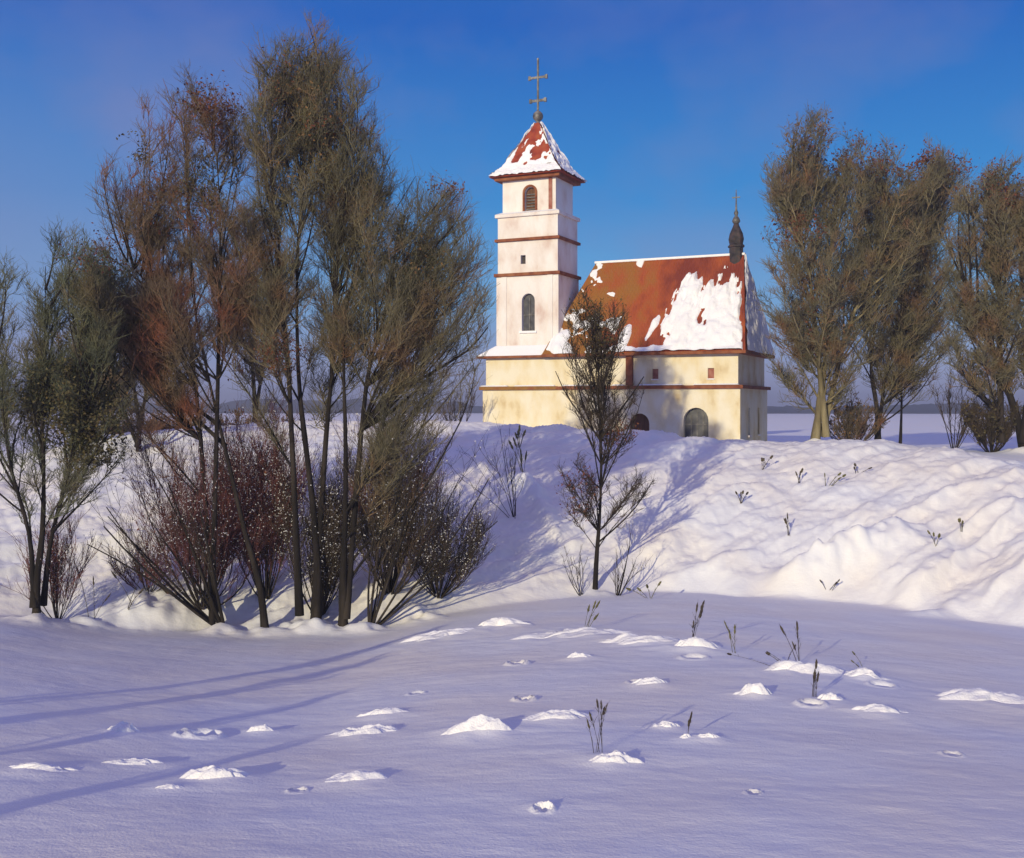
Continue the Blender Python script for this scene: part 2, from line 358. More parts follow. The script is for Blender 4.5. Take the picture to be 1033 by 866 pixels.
# ------------------------------------------------------------------ tubes, trees
def tube_arrays(P, rad, sides, seed=0):
    """P (N,K,3), rad (N,K) -> verts, quads"""
    N_, K = P.shape[:2]
    T = np.gradient(P, axis=1); T /= np.linalg.norm(T, axis=2, keepdims=True) + 1e-9
    g = np.random.default_rng(seed)
    ref = g.normal(size=(N_, 1, 3)); ref[..., 2] *= 0.15
    n1 = np.cross(T, np.broadcast_to(ref, T.shape)); n1 /= np.linalg.norm(n1, axis=2, keepdims=True) + 1e-9
    n2 = np.cross(T, n1)
    a = 2 * np.pi * np.arange(sides) / sides
    V = P[:, :, None, :] + rad[:, :, None, None] * (np.cos(a)[None, None, :, None] * n1[:, :, None, :] + np.sin(a)[None, None, :, None] * n2[:, :, None, :])
    b = (np.arange(N_) * K * sides)[:, None, None]; i = (np.arange(K - 1) * sides)[None, :, None]; j = np.arange(sides)[None, None, :]; j2 = (j + 1) % sides
    F = np.stack([b + i + j, b + i + j2, b + i + sides + j2, b + i + sides + j], -1).reshape(-1, 4)
    return V.reshape(-1, 3), F
def tubes_mesh(name, sets, mat, parent=None):
    Vs, Fs, k = [], [], 0
    for q, (P, rad, sides) in enumerate(sets):
        V, F = tube_arrays(P, rad, sides, q + 3); Vs.append(V); Fs.append(F + k); k += len(V)
    return mesh_np(name, np.vstack(Vs), np.vstack(Fs), mat, parent)
def resample(pts, K):
    pts = np.asarray(pts, float)
    # smooth polyline through points (Catmull-Rom)
    n = len(pts); u = np.linspace(0, n - 1, K); out = []
    ext = np.vstack([2 * pts[0] - pts[1], pts, 2 * pts[-1] - pts[-2]])
    for q in u:
        i = min(int(q), n - 2); t = q - i
        p0, p1, p2, p3 = ext[i], ext[i+1], ext[i+2], ext[i+3]
        out.append(0.5 * ((2*p1) + (-p0+p2)*t + (2*p0-5*p1+4*p2-p3)*t*t + (-p0+3*p1-3*p2+p3)*t**3))
    return np.array(out)
def sample_on(P, idx, t):
    K = P.shape[1]; f = t * (K - 1); i = np.minimum(f.astype(int), K - 2); w = (f - i)[:, None]
    a = P[idx, i]; b = P[idx, i + 1]
    T = b - a; T /= np.linalg.norm(T, axis=1, keepdims=True) + 1e-9
    return a * (1 - w) + b * w, T
def children(P, per, tmin, tmax, length, up, spread, g, K=4, bend=0.25, inherit=1.0, tpow=1.0):
    N_ = len(P); idx = np.repeat(np.arange(N_), per); n = len(idx)
    t = tmin + (tmax - tmin) * g.random(n) ** tpow
    p, T = sample_on(P, idx, t)
    rnd = g.normal(size=(n, 3)); rnd[:, 2] *= 0.5
    D = inherit * T + spread * rnd; D[:, 2] += up; D /= np.linalg.norm(D, axis=1, keepdims=True)
    ln = length * (0.55 + 0.9 * g.random(n)) * (1.15 - 0.5 * t)
    s = np.linspace(0, 1, K)[None, :, None]
    B = np.zeros((n, 1, 3)); B[:, 0, 2] = bend; B[:, 0, :2] = 0.12 * g.normal(size=(n, 2))
    Q = p[:, None, :] + ln[:, None, None] * (s * D[:, None, :] + s * s * B)
    Q[:, 1:] += (ln * 0.055)[:, None, None] * g.normal(size=(n, K - 1, 3))
    return Q
def taper(n, K, r0, r1, g=None):
    q = np.linspace(r0, r1, K)[None, :].repeat(n, 0)
    if g is not None: q = q * (0.7 + 0.6 * g.random((n, 1)))
    return q
def blades(points, size, g, elong=1.0):
    """small folded leaf faces at the given points: (V, F quads)"""
    n = len(points)
    a = g.normal(size=(n, 3)); a /= np.linalg.norm(a, axis=1, keepdims=True)
    b = np.cross(a, g.normal(size=(n, 3))); b /= np.linalg.norm(b, axis=1, keepdims=True)
    s = size * (0.5 + g.random((n, 1)))
    c = np.cross(a, b)
    v = np.stack([points - a*s*elong, points + b*s*0.55 + c*s*0.2, points + a*s*elong, points - b*s*0.55 + c*s*0.2], 1)
    return v.reshape(-1, 3), np.arange(4 * n).reshape(-1, 4)
def snow_bits(points, size, g):
    """small lumps of snow (squashed octahedra) -> V, F triangles as quads"""
    n = len(points); s = size * (0.5 + g.random((n, 1)))
    dirs = np.array([[1,0,0],[0,1,0],[-1,0,0],[0,-1,0],[0,0,0.75],[0,0,-0.55]], float)
    jit = 1 + 0.5 * (g.random((n, 6, 1)) - 0.5)
    V = points[:, None, :] + dirs[None] * s[:, :, None] * jit
    f = np.array([[0,1,4],[1,2,4],[2,3,4],[3,0,4],[1,0,5],[2,1,5],[3,2,5],[0,3,5]])
    F = (np.arange(n) * 6)[:, None, None] + f[None]
    return V.reshape(-1, 3), F.reshape(-1, 3)

def make_tree(name, label, cat, d, trunks, crown, n_limb=26, n2=9, n3=9, n4=3, r_trunk=0.22, group=None, bark='bark', twig='twig_olive',
              leaves=(), seed=1, depth=0.6, twig_r=0.0052, snow=0, limb_k=2.5, limb_low=0.25, up=0.24, scale_len=1.0, spread=0.66, side_limbs=()):
    """trunks: list of photo polylines; crown: ellipses (px, py, rx, ry, weight); leaves: (px, py, rx, ry, count, size, material)"""
    g = np.random.default_rng(seed)
    mpx = d / FPX; n_limb = int(n_limb * limb_k)
    b0 = trunks[0][0]
    X0 = (b0[0] - CX) * mpx; Z0 = gz(X0, d) - 0.12
    dz = Z0 + 0.12 - (EYE - (b0[1] - HY) * mpx)          # survey error between photo row and ground
    def W(px, py, oy=0.0):
        k = np.clip((b0[1] - py) / 200.0, 0, 1)
        return np.array([(px - CX) * mpx - X0, oy, EYE - (py - HY) * mpx - Z0 + dz * (1 - k) - 0.0])
    root = empty(name, (X0, d, Z0)); tag(root, label, cat, group)
    TP = []
    sets = []
    Ht = max(b0[1] - min(p[1] for p in tr) for tr in trunks) * mpx
    for q, tr in enumerate(trunks):
        oy = 0.0; pts = []
        drift = g.normal() * 0.12 * depth
        for k, (px, py) in enumerate(tr):
            w = W(px, py); w[1] = drift * k + (g.normal() * 0.1 if k else 0) + q * 0.15 * (-1) ** q
            if k == 0 and q: w[2] = min(w[2], 0.3)
            pts.append(w)
        if q == 0: pts[0][2] = -0.25
        Pt = resample(pts, 16); TP.append(Pt)
        s = np.linspace(0, 1, 16)
        k = 1.0 if q == 0 else 0.72
        rad = k * r_trunk * 0.78 * ((1 - s) ** 1.3 * 0.9 + 0.06) * (1 + 0.35 * np.exp(-s * 16))
        rad *= 1 + 0.08 * g.normal(size=16)
        tubes_mesh('trunk', [(Pt[None], rad[None], 9)], M[bark], root)
    # main limbs: from the trunk up and out to points in the crown
    w = np.array([c[4] for c in crown], float); w /= w.sum()
    which = g.choice(len(crown), size=n_limb, p=w)
    LP = []
    for q in range(n_limb):
        cx, cy, rx, ry = crown[which[q]][:4]
        ang = g.random() * 2 * math.pi; rr = math.sqrt(g.random())
        tx = cx + rx * rr * math.cos(ang) * 1.12; ty = cy + ry * rr * math.sin(ang) * 0.97
        tgt = W(tx, ty, g.normal() * rx * mpx * depth)
        # nearest trunk by end, starting low enough to climb at a steep angle
        best = None
        for Pt in TP:
            hor = np.hypot(Pt[:, 0] - tgt[0], Pt[:, 1] - tgt[1]); climb = tgt[2] - Pt[:, 2]
            ok = np.where((climb > 0.95 * hor) & (Pt[:, 2] > limb_low * Ht * 0.9))[0]
            if not len(ok): continue
            i = ok[int(len(ok) * (0.55 + 0.4 * g.random()))]
            cost = hor[i] + 0.35 * abs(climb[i])
            if best is None or cost < best[0]: best = (cost, Pt[i])
        if best is None: continue
        s0 = best[1]; dv = tgt - s0
        ctrl = s0 + dv * np.array([0.52, 0.52, 0.44]) + g.normal(size=3) * 0.08 * np.linalg.norm(dv)
        t = np.linspace(0, 1, 9)[:, None]
        LP.append((1-t)**2 * s0 + 2*t*(1-t) * ctrl + t*t * tgt)
    for pl in side_limbs:                                 # limbs drawn individually in the photo
        pts = [W(px, py, 0) for px, py in pl]; dy = g.normal() * 0.8
        for k, p in enumerate(pts): p[1] = dy * k / len(pts)
        LP.append(resample(pts, 9))
    LP = np.array(LP); nL = len(LP); n_limb = nL - len(side_limbs)
    rl = taper(nL, 9, r_trunk * 0.19, 0.010, g); rl[n_limb:] *= 1.9
    for q in range(nL): tubes_mesh('limb', [(LP[q:q+1], rl[q:q+1], 6)], M[bark], root)
    # the crown's branching
    twig_r = twig_r * 0.95
    span = np.linalg.norm(LP[:, -1] - LP[:, 0], axis=1).mean()
    sl = scale_len
    B2 = children(LP, n2, 0.22, 1.0, 0.36 * span * sl, up * 0.7, spread, g, 5, 0.14)
    CE = np.array([[*W(c[0], c[1])[[0, 2]], c[2] * mpx, c[3] * mpx] for c in crown])
    def within(B, lo=1.12, hi=1.5):
        t = B[:, -1]; k = lo + (hi - lo) * g.random(len(t)) ** 2
        q = ((t[:, None, 0] - CE[None, :, 0]) / CE[None, :, 2]) ** 2 + ((t[:, None, 2] - CE[None, :, 1]) / CE[None, :, 3]) ** 2
        low = t[:, 2] < CE[:, 1].min() - 0.5 * CE[:, 3].max()
        return B[(q.min(1) < k * k) | low]
    B2 = within(B2)
    B3 = children(B2, n3, 0.15, 1.0, 0.17 * span * sl, up, spread, g, 4, 0.2)
    B3b = children(LP, n3 + 4, 0.3, 1.0, 0.24 * span * sl, up * 0.8, spread, g, 4, 0.18)
    B3 = within(np.vstack([B3, B3b]))
    B4 = children(B3, n4, 0.1, 1.0, 0.10 * span * sl, up * 0.9, spread * 1.1, g, 3, 0.12)
    B4 = within(B4)
    csets = [(B2, taper(len(B2), 5, max(0.014, r_trunk * 0.085), 0.007, g), 4), (B3, taper(len(B3), 4, twig_r * 1.9, twig_r * 0.8, g), 3), (B4, taper(len(B4), 3, twig_r, twig_r * 0.6, g), 3)]
    tubes_mesh('crown', csets, M[twig], root)
    mats = {}
    for (px, py, rx, ry, cnt, size, mt) in leaves:
        c = W(px, py)
        # leaves hang on twigs: pick twig tips inside the clump
        tips = np.vstack([B3[:, -1], B4[:, -1]])
        qd = ((tips[:, 0] - c[0]) / (rx * mpx)) ** 2 + ((tips[:, 2] - c[2]) / (ry * mpx)) ** 2
        ok = np.where(qd < 1 + 0.5 * g.random(len(tips)))[0]
        if len(ok) == 0: continue
        cnt = int(cnt * 1.9); p = tips[g.choice(ok, size=cnt)] + g.normal(size=(cnt, 3)) * size * 2.2
        mats.setdefault(mt, []).append(blades(p, size, g))
    for mt, lst in mats.items():
        k = 0; Vs = []; Fs = []
        for V, F in lst: Vs.append(V); Fs.append(F + k); k += len(V)
        mesh_np('dry_leaves', np.vstack(Vs), np.vstack(Fs), M[mt], root, smooth=False)
    if snow:
        pool = np.vstack([B3[:, 2], B3[:, -1], B4[:, 1]])
        p = pool[g.choice(len(pool), size=snow)] + g.normal(size=(snow, 3)) * 0.02
        V, F = snow_bits(p, 0.09, g)
        mesh_np('snow_cover', V, F, M['lump'], root, n=3)
    return root

def make_shrub(name, label, cat, base, d, h_px, fan, n_stem=16, n2=8, n3=6, group=None, bark='bark', twig='twig_red', snow=0, seed=1, r=0.02, twig_r=0.006, leaves=0, leaf='leaf_olive', leaf_size=0.05, snow_size=0.04, lean=0.0, curve=0.25):
    """many-stemmed bush: stems fan out of one stool; fan = half spread in px at the top"""
    g = np.random.default_rng(seed); mpx = d / FPX; n2 = int(n2 * 1.5); n3 = int(n3 * 1.3); snow = int(snow * 1.8); snow_size *= 0.6
    X0 = (base[0] - CX) * mpx; Z0 = gz(X0, d)
    root = empty(name, (X0, d, Z0)); tag(root, label, cat, group)
    H = h_px * mpx; Wd = fan * mpx
    S = []
    for q in range(n_stem):
        a = g.random() * 2 * math.pi; rr = math.sqrt(g.random())
        hx = Wd * rr * math.cos(a) + lean * mpx; hy = 0.8 * Wd * rr * math.sin(a)
        hz = H * (0.55 + 0.5 * g.random()) * (1 - 0.35 * rr * rr)
        s0 = np.array([hx * 0.07, hy * 0.07, -0.15]); tgt = np.array([hx, hy, hz])
        ctrl = s0 + (tgt - s0) * np.array([0.5 + curve * 0.4, 0.5 + curve * 0.4, 0.5 - curve * 0.35]) + g.normal(size=3) * 0.05 * H
        t = np.linspace(0, 1, 7)[:, None]
        S.append((1-t)**2 * s0 + 2*t*(1-t) * ctrl + t*t * tgt)
    S = np.array(S)
    rs = taper(len(S), 7, r, r * 0.3, g)
    for q in range(len(S)): tubes_mesh('stem', [(S[q:q+1], rs[q:q+1], 5)], M[bark], root)
    B2 = children(S, n2, 0.2, 1.0, 0.30 * H, 0.45, 0.4, g, 4, 0.15)
    B3 = children(B2, n3, 0.1, 1.0, 0.13 * H, 0.4, 0.5, g, 3, 0.1)
    tubes_mesh('twigs', [(B2, taper(len(B2), 4, twig_r * 1.7, twig_r, g), 3), (B3, taper(len(B3), 3, twig_r, twig_r * 0.6, g), 3)], M[twig], root).name = 'crown'
    pool = np.vstack([B2[:, 2], B2[:, -1], B3[:, 1], B3[:, -1]])
    if leaves:
        p = pool[g.choice(len(pool), size=leaves)] + g.normal(size=(leaves, 3)) * leaf_size * 1.5
        V, F = blades(p, leaf_size, g); mesh_np('dry_leaves', V, F, M[leaf], root, smooth=False)
    if snow:
        p = pool[g.choice(len(pool), size=snow)] + g.normal(size=(snow, 3)) * 0.02
        V, F = snow_bits(p, snow_size, g); mesh_np('snow_cover', V, F, M['lump'], root, n=3)
    return root

GL = 'bare trees at the foot of the bank'
GR = 'bare trees on the hilltop right of the church'
# --- left group
make_tree('bare_tree', 'dark slender many stemmed tree at far left edge, tallest stem nearly vertical', 'tree', 39.0,
          [[(37,622),(38,590),(42,540),(45,470),(46,400),(48,330),(50,270)], [(36,600),(30,545),(15,470),(2,400),(-10,320)], [(40,600),(50,545),(70,470),(85,400),(100,330)]],
          [(15,320,50,75,3),(70,310,52,72,3),(95,275,24,42,1.2),(5,430,48,75,1.8),(75,440,48,65,2.0)], n_limb=32, n2=9, n3=9, n4=3, r_trunk=0.2, group=GL, twig='twig_green',
          leaves=[(75,410,45,40,2600,0.06,'leaf_olive'),(95,430,30,35,1800,0.06,'leaf_olive'),(100,265,20,10,160,0.05,'leaf_rust')], seed=4, limb_low=0.12)
make_tree('bare_tree', 'leaning bare tree with dark red top, its trunk curving left', 'tree', 41.0,
          [[(268,632),(262,590),(247,535),(232,470),(215,400),(200,330),(190,260),(188,190)], [(215,400),(222,340),(225,270),(222,190),(215,120)], [(215,400),(190,350),(160,300),(130,265)]],
          [(200,128,50,52,3.2),(175,205,60,60,3.2),(125,285,50,50,2.6),(225,270,55,70,2.8),(105,275,30,35,1.4),(170,340,64,50,2.6),(190,420,50,30,0.7)], n_limb=40, n2=9, n3=10, n4=3, r_trunk=0.19, group=GL, twig='twig_brown',
          leaves=[(220,100,30,18,330,0.06,'leaf_rust'),(212,125,20,18,260,0.05,'leaf_rust'),(175,205,32,32,500,0.05,'leaf_rust'),(215,190,25,35,600,0.05,'leaf_olive'),(120,245,25,8,120,0.05,'leaf_rust'),(138,148,10,9,140,0.05,'leaf_olive')],
          seed=7, limb_low=0.24, side_limbs=[[(228,450),(190,420),(150,395),(105,330)],[(222,430),(180,400),(140,370),(120,320)]])
make_tree('bare_tree', 'tallest bare tree of the group with ochre brown upright crown', 'tree', 41.6,
          [[(318,634),(320,590),(316,520),(308,450),(301,390),(300,310),(302,230),(308,140),(315,60)], [(303,420),(292,370),(284,300),(278,220),(280,120)], [(316,520),(328,450),(335,360),(338,270),(345,170)]],
          [(318,72,46,42,3.0),(290,115,40,58,3),(348,125,44,60,3.2),(285,210,50,60,2.6),(350,225,55,60,2.8),(275,320,52,60,2.2),(385,180,32,50,2.0),(330,330,55,60,2.2),(320,410,60,35,0.8)], n_limb=48, n2=9, n3=10, n4=3, r_trunk=0.23, group=GL, twig='twig_olive',
          leaves=[(312,120,34,66,1900,0.05,'leaf_ochre'),(290,90,12,30,300,0.05,'leaf_rust'),(345,135,30,8,260,0.05,'leaf_rust'),(310,200,40,40,900,0.045,'leaf_olive'),(290,360,22,14,350,0.05,'leaf_rust')], seed=12, limb_low=0.24)
make_tree('bare_tree', 'straight black trunked tree spreading long branches right towards the church', 'tree', 41.2,
          [[(346,634),(347,590),(349,520),(350,440),(348,360),(352,280),(362,200)], [(350,450),(368,400),(385,330),(402,260),(420,190)]],
          [(405,225,48,50,2.0),(440,270,50,55,2.4),(470,290,28,60,2.2),(385,330,45,55,1.8),(430,355,52,52,2.2),(410,430,45,35,0.7),(458,215,20,28,1.2)], n_limb=30, n2=9, n3=9, n4=3, r_trunk=0.22, group=GL, twig='twig_olive',
          leaves=[(430,265,20,25,260,0.05,'leaf_ochre'),(452,188,18,7,120,0.05,'leaf_rust'),(375,230,35,30,400,0.045,'leaf_olive')], seed=15, limb_low=0.2,
          side_limbs=[[(352,575),(375,545),(415,515),(442,470),(472,410),(480,372)],[(362,440),(385,405),(420,385),(470,355),(492,330)],[(352,590),(392,530),(410,470),(440,400)],[(350,520),(372,470),(392,410),(410,340)]])

# --- thinner trees behind, up the slope
make_tree('bare_tree', 'thin grey olive bare tree up the slope between far left and leaning trees', 'tree', 58.0,
          [[(140,452),(139,420),(133,370),(126,310),(120,260)], [(139,425),(150,380),(160,330),(165,280)], [(138,430),(115,390),(98,340),(92,290)]],
          [(100,310,32,55,2.2),(130,290,36,55,2.4),(165,310,32,55,2.0),(125,360,45,40,1.4)], n_limb=26, n2=9, n3=9, n4=3, r_trunk=0.20, group=GL, twig='twig_olive',
          leaves=[(150,370,40,30,300,0.06,'leaf_ochre')], seed=91, twig_r=0.008, limb_low=0.1)
make_tree('bare_tree', 'thin bare tree up the slope seen behind the tallest tree', 'tree', 68.0,
          [[(258,432),(257,390),(254,340),(256,280),(252,230)], [(257,395),(270,350),(282,300),(286,250)]],
          [(240,270,30,60,2.2),(268,270,34,62,2.4),(252,345,42,50,1.8)], n_limb=26, n2=9, n3=9, n4=3, r_trunk=0.22, group=GL, twig='twig_brown',
          leaves=[(255,370,30,20,250,0.07,'leaf_rust')], seed=92, twig_r=0.009, limb_low=0.1)

# --- young tree in front of the church
make_tree('young_tree', 'small dark young tree standing alone below the church', 'tree', 46.2,
          [[(600,601),(602,570),(605,520),(607,460),(604,400),(604,340),(606,302)]],
          [(588,330,18,36,3.2),(614,330,18,36,3.2),(600,385,28,38,3),(626,400,20,30,1.2),(582,490,22,28,2.0),(636,500,26,28,1.2),(620,440,22,20,0.9)], n_limb=38, limb_k=1.9, n2=6, n3=6, n4=2, r_trunk=0.15, twig='twig_dark',
          leaves=[(590,325,17,36,350,0.05,'leaf_olive'),(614,325,15,38,350,0.05,'leaf_olive'),(580,500,20,26,240,0.05,'leaf_rust'),(625,440,14,14,160,0.05,'leaf_rust')], seed=21, limb_low=0.14, scale_len=0.75, depth=0.8,
          side_limbs=[[(604,552),(625,535),(645,515),(662,490)],[(606,445),(590,425),(572,400),(560,375)],[(606,445),(622,420),(640,395),(650,380)]])

# --- right group on the hilltop
make_tree('bare_tree', 'pale trunked bare tree nearest the church on its right', 'tree', 73.0,
          [[(822,446),(826,415),(832,370),(833,330),(836,280),(842,220),(846,160)], [(833,330),(816,285),(800,235),(795,180)], [(830,380),(858,330),(885,270),(905,210)]],
          [(812,168,42,46,2.6),(798,215,34,48,2.2),(850,175,45,42,2.2),(905,185,48,40,2.2),(845,240,52,45,2.2),(798,290,34,48,2.0),(880,275,52,52,2.0),(835,320,48,48,1.8),(850,380,45,35,0.9),(800,360,28,40,0.8)], n_limb=58, n2=9, n3=9, n4=3, r_trunk=0.36, group=GR, bark='bark_olive', twig='twig_olive',
          leaves=[(800,232,24,14,420,0.09,'leaf_rust'),(880,165,40,18,420,0.09,'leaf_rust'),(815,150,30,24,700,0.08,'leaf_ochre'),(845,150,40,18,350,0.08,'leaf_rust'),(840,345,18,20,300,0.09,'leaf_ochre'),(865,200,45,30,700,0.08,'leaf_olive'),(812,330,18,40,260,0.09,'leaf_rust')], seed=31, twig_r=0.010, limb_low=0.08)
make_tree('bare_tree', 'dark trunked bare tree second from the church with rusty top', 'tree', 76.0,
          [[(886,446),(884,410),(880,370),(884,320),(892,260),(905,190)], [(884,415),(896,360),(912,300),(930,230)]],
          [(915,190,48,36,2.4),(945,195,30,38,2),(890,250,48,52,2.0),(935,275,46,56,2.2),(890,340,45,50,1.8),(930,350,38,45,1.4),(890,400,40,25,0.6)], n_limb=48, n2=8, n3=9, n4=3, r_trunk=0.28, group=GR, twig='twig_olive',
          leaves=[(935,172,35,12,700,0.09,'leaf_rust'),(905,160,28,12,260,0.09,'leaf_rust'),(920,215,45,35,900,0.08,'leaf_olive')], seed=34, twig_r=0.010, limb_low=0.08)
make_tree('bare_tree', 'thin short dark bare tree behind the second hilltop tree', 'tree', 78.0,
          [[(908,444),(909,400),(908,350),(912,300)]],
          [(905,320,25,45,2),(920,300,25,45,2),(912,380,22,30,0.8)], n_limb=16, n2=7, n3=7, n4=2, r_trunk=0.16, group=GR, twig='twig_olive', seed=36, twig_r=0.010, limb_low=0.25)
make_tree('bare_tree', 'bare tree on the right edge, leaning left over the hilltop', 'tree', 66.0,
          [[(1034,476),(1026,440),(1012,390),(995,340),(978,290),(962,240)], [(1030,455),(1036,390),(1035,310),(1030,220)], [(1012,390),(1010,320),(1005,250),(1000,190)]],
          [(1020,200,35,40,2.5),(985,230,35,45,2.2),(1045,240,40,60,2.2),(1000,290,40,50,2),(968,320,28,50,1.6),(1040,330,38,60,2.0),(1075,270,35,70,1.2),(985,390,32,40,1.2),(1025,410,40,40,1.0)], n_limb=52, n2=9, n3=9, n4=3, r_trunk=0.36, group=GR, twig='twig_olive', bark='bark',
          leaves=[(1010,185,38,22,500,0.08,'leaf_rust'),(1030,260,40,50,1200,0.08,'leaf_olive'),(990,190,18,10,200,0.08,'leaf_rust'),(1015,350,35,50,1100,0.08,'leaf_olive')], seed=38, twig_r=0.010, limb_low=0.08)

# --- shrubs
GS = 'frosted shrubs around the left trees'
SHR = [
 ('shrub', 'reddish frosted shrub between the leaning tree and the snow bank', (205,618), 42.5, 170, 75, dict(n_stem=34, n2=11, n3=9, twig='twig_red', snow=2200, seed=51, r=0.035, lean=-20, leaves=700, leaf='leaf_rust', leaf_size=0.05)),
 ('shrub', 'dark red frosted shrub at the foot of the leaning tree', (268,622), 43.5, 180, 55, dict(n_stem=32, n2=11, n3=9, twig='twig_red', snow=2200, seed=52, r=0.03, leaves=700, leaf='leaf_rust', leaf_size=0.05)),
 ('shrub', 'low grey frosted shrub between the two straight trunks', (322,628), 43.0, 150, 45, dict(n_stem=30, n2=10, n3=9, twig='twig_dark', snow=2200, seed=53, r=0.03)),
 ('shrub', 'dense grey brown frosted shrub right of the straight black trunk', (392,622), 43.5, 175, 60, dict(n_stem=38, n2=11, n3=9, twig='twig_brown', snow=2600, seed=54, r=0.03)),
 ('shrub', 'low wide dark shrub at the right end of the left group', (442,614), 44.0, 95, 62, dict(n_stem=30, n2=10, n3=8, twig='twig_dark', snow=1200, seed=55, r=0.03, lean=10)),
 ('shrub', 'shrub of long bare black stems fanning out left from the bank foot', (228,620), 41.0, 150, 85, dict(n_stem=11, n2=4, n3=3, twig='twig_dark', snow=150, seed=56, r=0.06, lean=-70, curve=0.0)),
 ('shrub', 'shrub of long thin stems arching right from the straight black trunk', (372,630), 41.0, 190, 70, dict(n_stem=11, n2=4, n3=3, twig='twig_dark', snow=150, seed=57, r=0.045, lean=65, curve=0.0)),
 ('shrub', 'small brown shrub at the foot of the far left tree', (58,612), 40.0, 110, 34, dict(n_stem=18, n2=7, n3=6, twig='twig_red', snow=300, seed=58, r=0.02)),
 ('shrub', 'low russet brush left of the fanning black stems', (150,612), 43.0, 60, 40, dict(n_stem=18, n2=7, n3=6, twig='twig_red', snow=250, seed=59, r=0.018)),
 ('shrub', 'dense olive bush on the slope behind the far left tree', (88,500), 60.0, 120, 48, dict(n_stem=30, n2=9, n3=8, twig='twig_olive', seed=60, r=0.04, twig_r=0.009, leaves=3500, leaf='leaf_olive', leaf_size=0.09)),
 ('shrub', 'small shrub of dark sprouts at the foot of the young tree', (622,602), 45.6, 62, 16, dict(n_stem=7, n2=3, n3=2, twig='twig_dark', seed=61, r=0.025, lean=12, curve=0.0)),
 ('shrub', 'thin twiggy shrub left of the young tree foot', (588,601), 45.8, 52, 12, dict(n_stem=5, n2=3, n3=2, twig='twig_dark', seed=62, r=0.02, lean=-8, curve=0.0)),
 ('shrub', 'sparse thorny shrub on the snow bank left of the church', (520,575), 52.0, 90, 40, dict(n_stem=9, n2=3, n3=3, twig='twig_dark', seed=63, r=0.02, lean=-15, curve=0.0)),
 ('shrub', 'brown bush between the first two hilltop trees', (860,446), 75.0, 48, 38, dict(n_stem=26, n2=8, n3=7, twig='twig_brown', seed=64, r=0.04, twig_r=0.011, leaves=900, leaf='leaf_ochre', leaf_size=0.08)),
 ('shrub', 'dark dense bush at the foot of the right edge tree', (1000,470), 66.5, 52, 36, dict(n_stem=28, n2=9, n3=8, twig='twig_dark', seed=65, r=0.04, twig_r=0.011, leaves=1400, leaf='leaf_olive', leaf_size=0.08)),
 ('shrub', 'thin bare shrub standing left of the right edge tree', (962,456), 69.0, 75, 26, dict(n_stem=10, n2=5, n3=4, twig='twig_dark', seed=66, r=0.035, twig_r=0.010, curve=0.0)),
 ('shrub', 'ochre brown bush on the hill crest, leftmost of the crest bushes', (140,430), 74.0, 34, 38, dict(n_stem=26, n2=8, n3=7, twig='twig_brown', seed=68, r=0.03, twig_r=0.011, leaves=1300, leaf='leaf_ochre', leaf_size=0.09)),
 ('shrub', 'ochre crest bush left of the leaning tree trunk', (186,430), 77.0, 34, 34, dict(n_stem=26, n2=8, n3=7, twig='twig_brown', seed=69, r=0.03, twig_r=0.011, leaves=1300, leaf='leaf_ochre', leaf_size=0.09)),
 ('shrub', 'broad ochre crest bush right behind the leaning tree trunk', (240,430), 78.0, 32, 38, dict(n_stem=26, n2=8, n3=7, twig='twig_brown', seed=70, r=0.03, twig_r=0.011, leaves=900, leaf='leaf_ochre', leaf_size=0.08)),
 ('shrub', 'brownish crest bush behind the tallest tree', (292,430), 80.0, 28, 34, dict(n_stem=26, n2=8, n3=7, twig='twig_brown', seed=71, r=0.03, twig_r=0.011, leaves=700, leaf='leaf_ochre', leaf_size=0.08)),
 ('shrub', 'sparse dark shrub beside the left corner of the church', (462,432), 80.0, 60, 26, dict(n_stem=10, n2=5, n3=4, twig='twig_dark', seed=72, r=0.03, twig_r=0.010, curve=0.0)),
]
for nm, lb, base, d, h, fan, kw in SHR:
    make_shrub(nm, lb, 'shrub', base, d, h, fan, group=('shrubs on the hill crest' if d > 65 else GS), **kw)

# trees beyond the left edge of the view: their long shadows lie across the field
def side_tree(x, y, h, seed, w):
    px = (x / y) * FPX + CX; g0 = gz(x, y)
    k = FPX / y; py = HY + (EYE - g0) * k
    H = h * k; Wp = w * k
    make_tree('bare_tree', 'slender bare tree in the field beyond the left edge of the view', 'tree', y,
              [[(px, py), (px + 0.02*H, py - 0.35*H), (px - 0.01*H, py - 0.7*H), (px, py - 0.97*H)]],
              [(px, py - 0.55*H, Wp, 0.3*H, 2), (px, py - 0.8*H, Wp*0.6, 0.2*H, 2)], n_limb=10, n2=6, n3=5, n4=1, r_trunk=0.17, group='bare trees in the field beyond the left edge', seed=seed, twig='twig_dark', twig_r=0.008, limb_low=0.3)
side_tree(-15.6, 12.6, 5.2, 81, 0.7)
side_tree(-14.6, 10.6, 4.2, 82, 0.6)
side_tree(-12.6, 8.6, 3.4, 83, 0.5)
side_tree(-10.6, 5.6, 2.8, 84, 0.4)

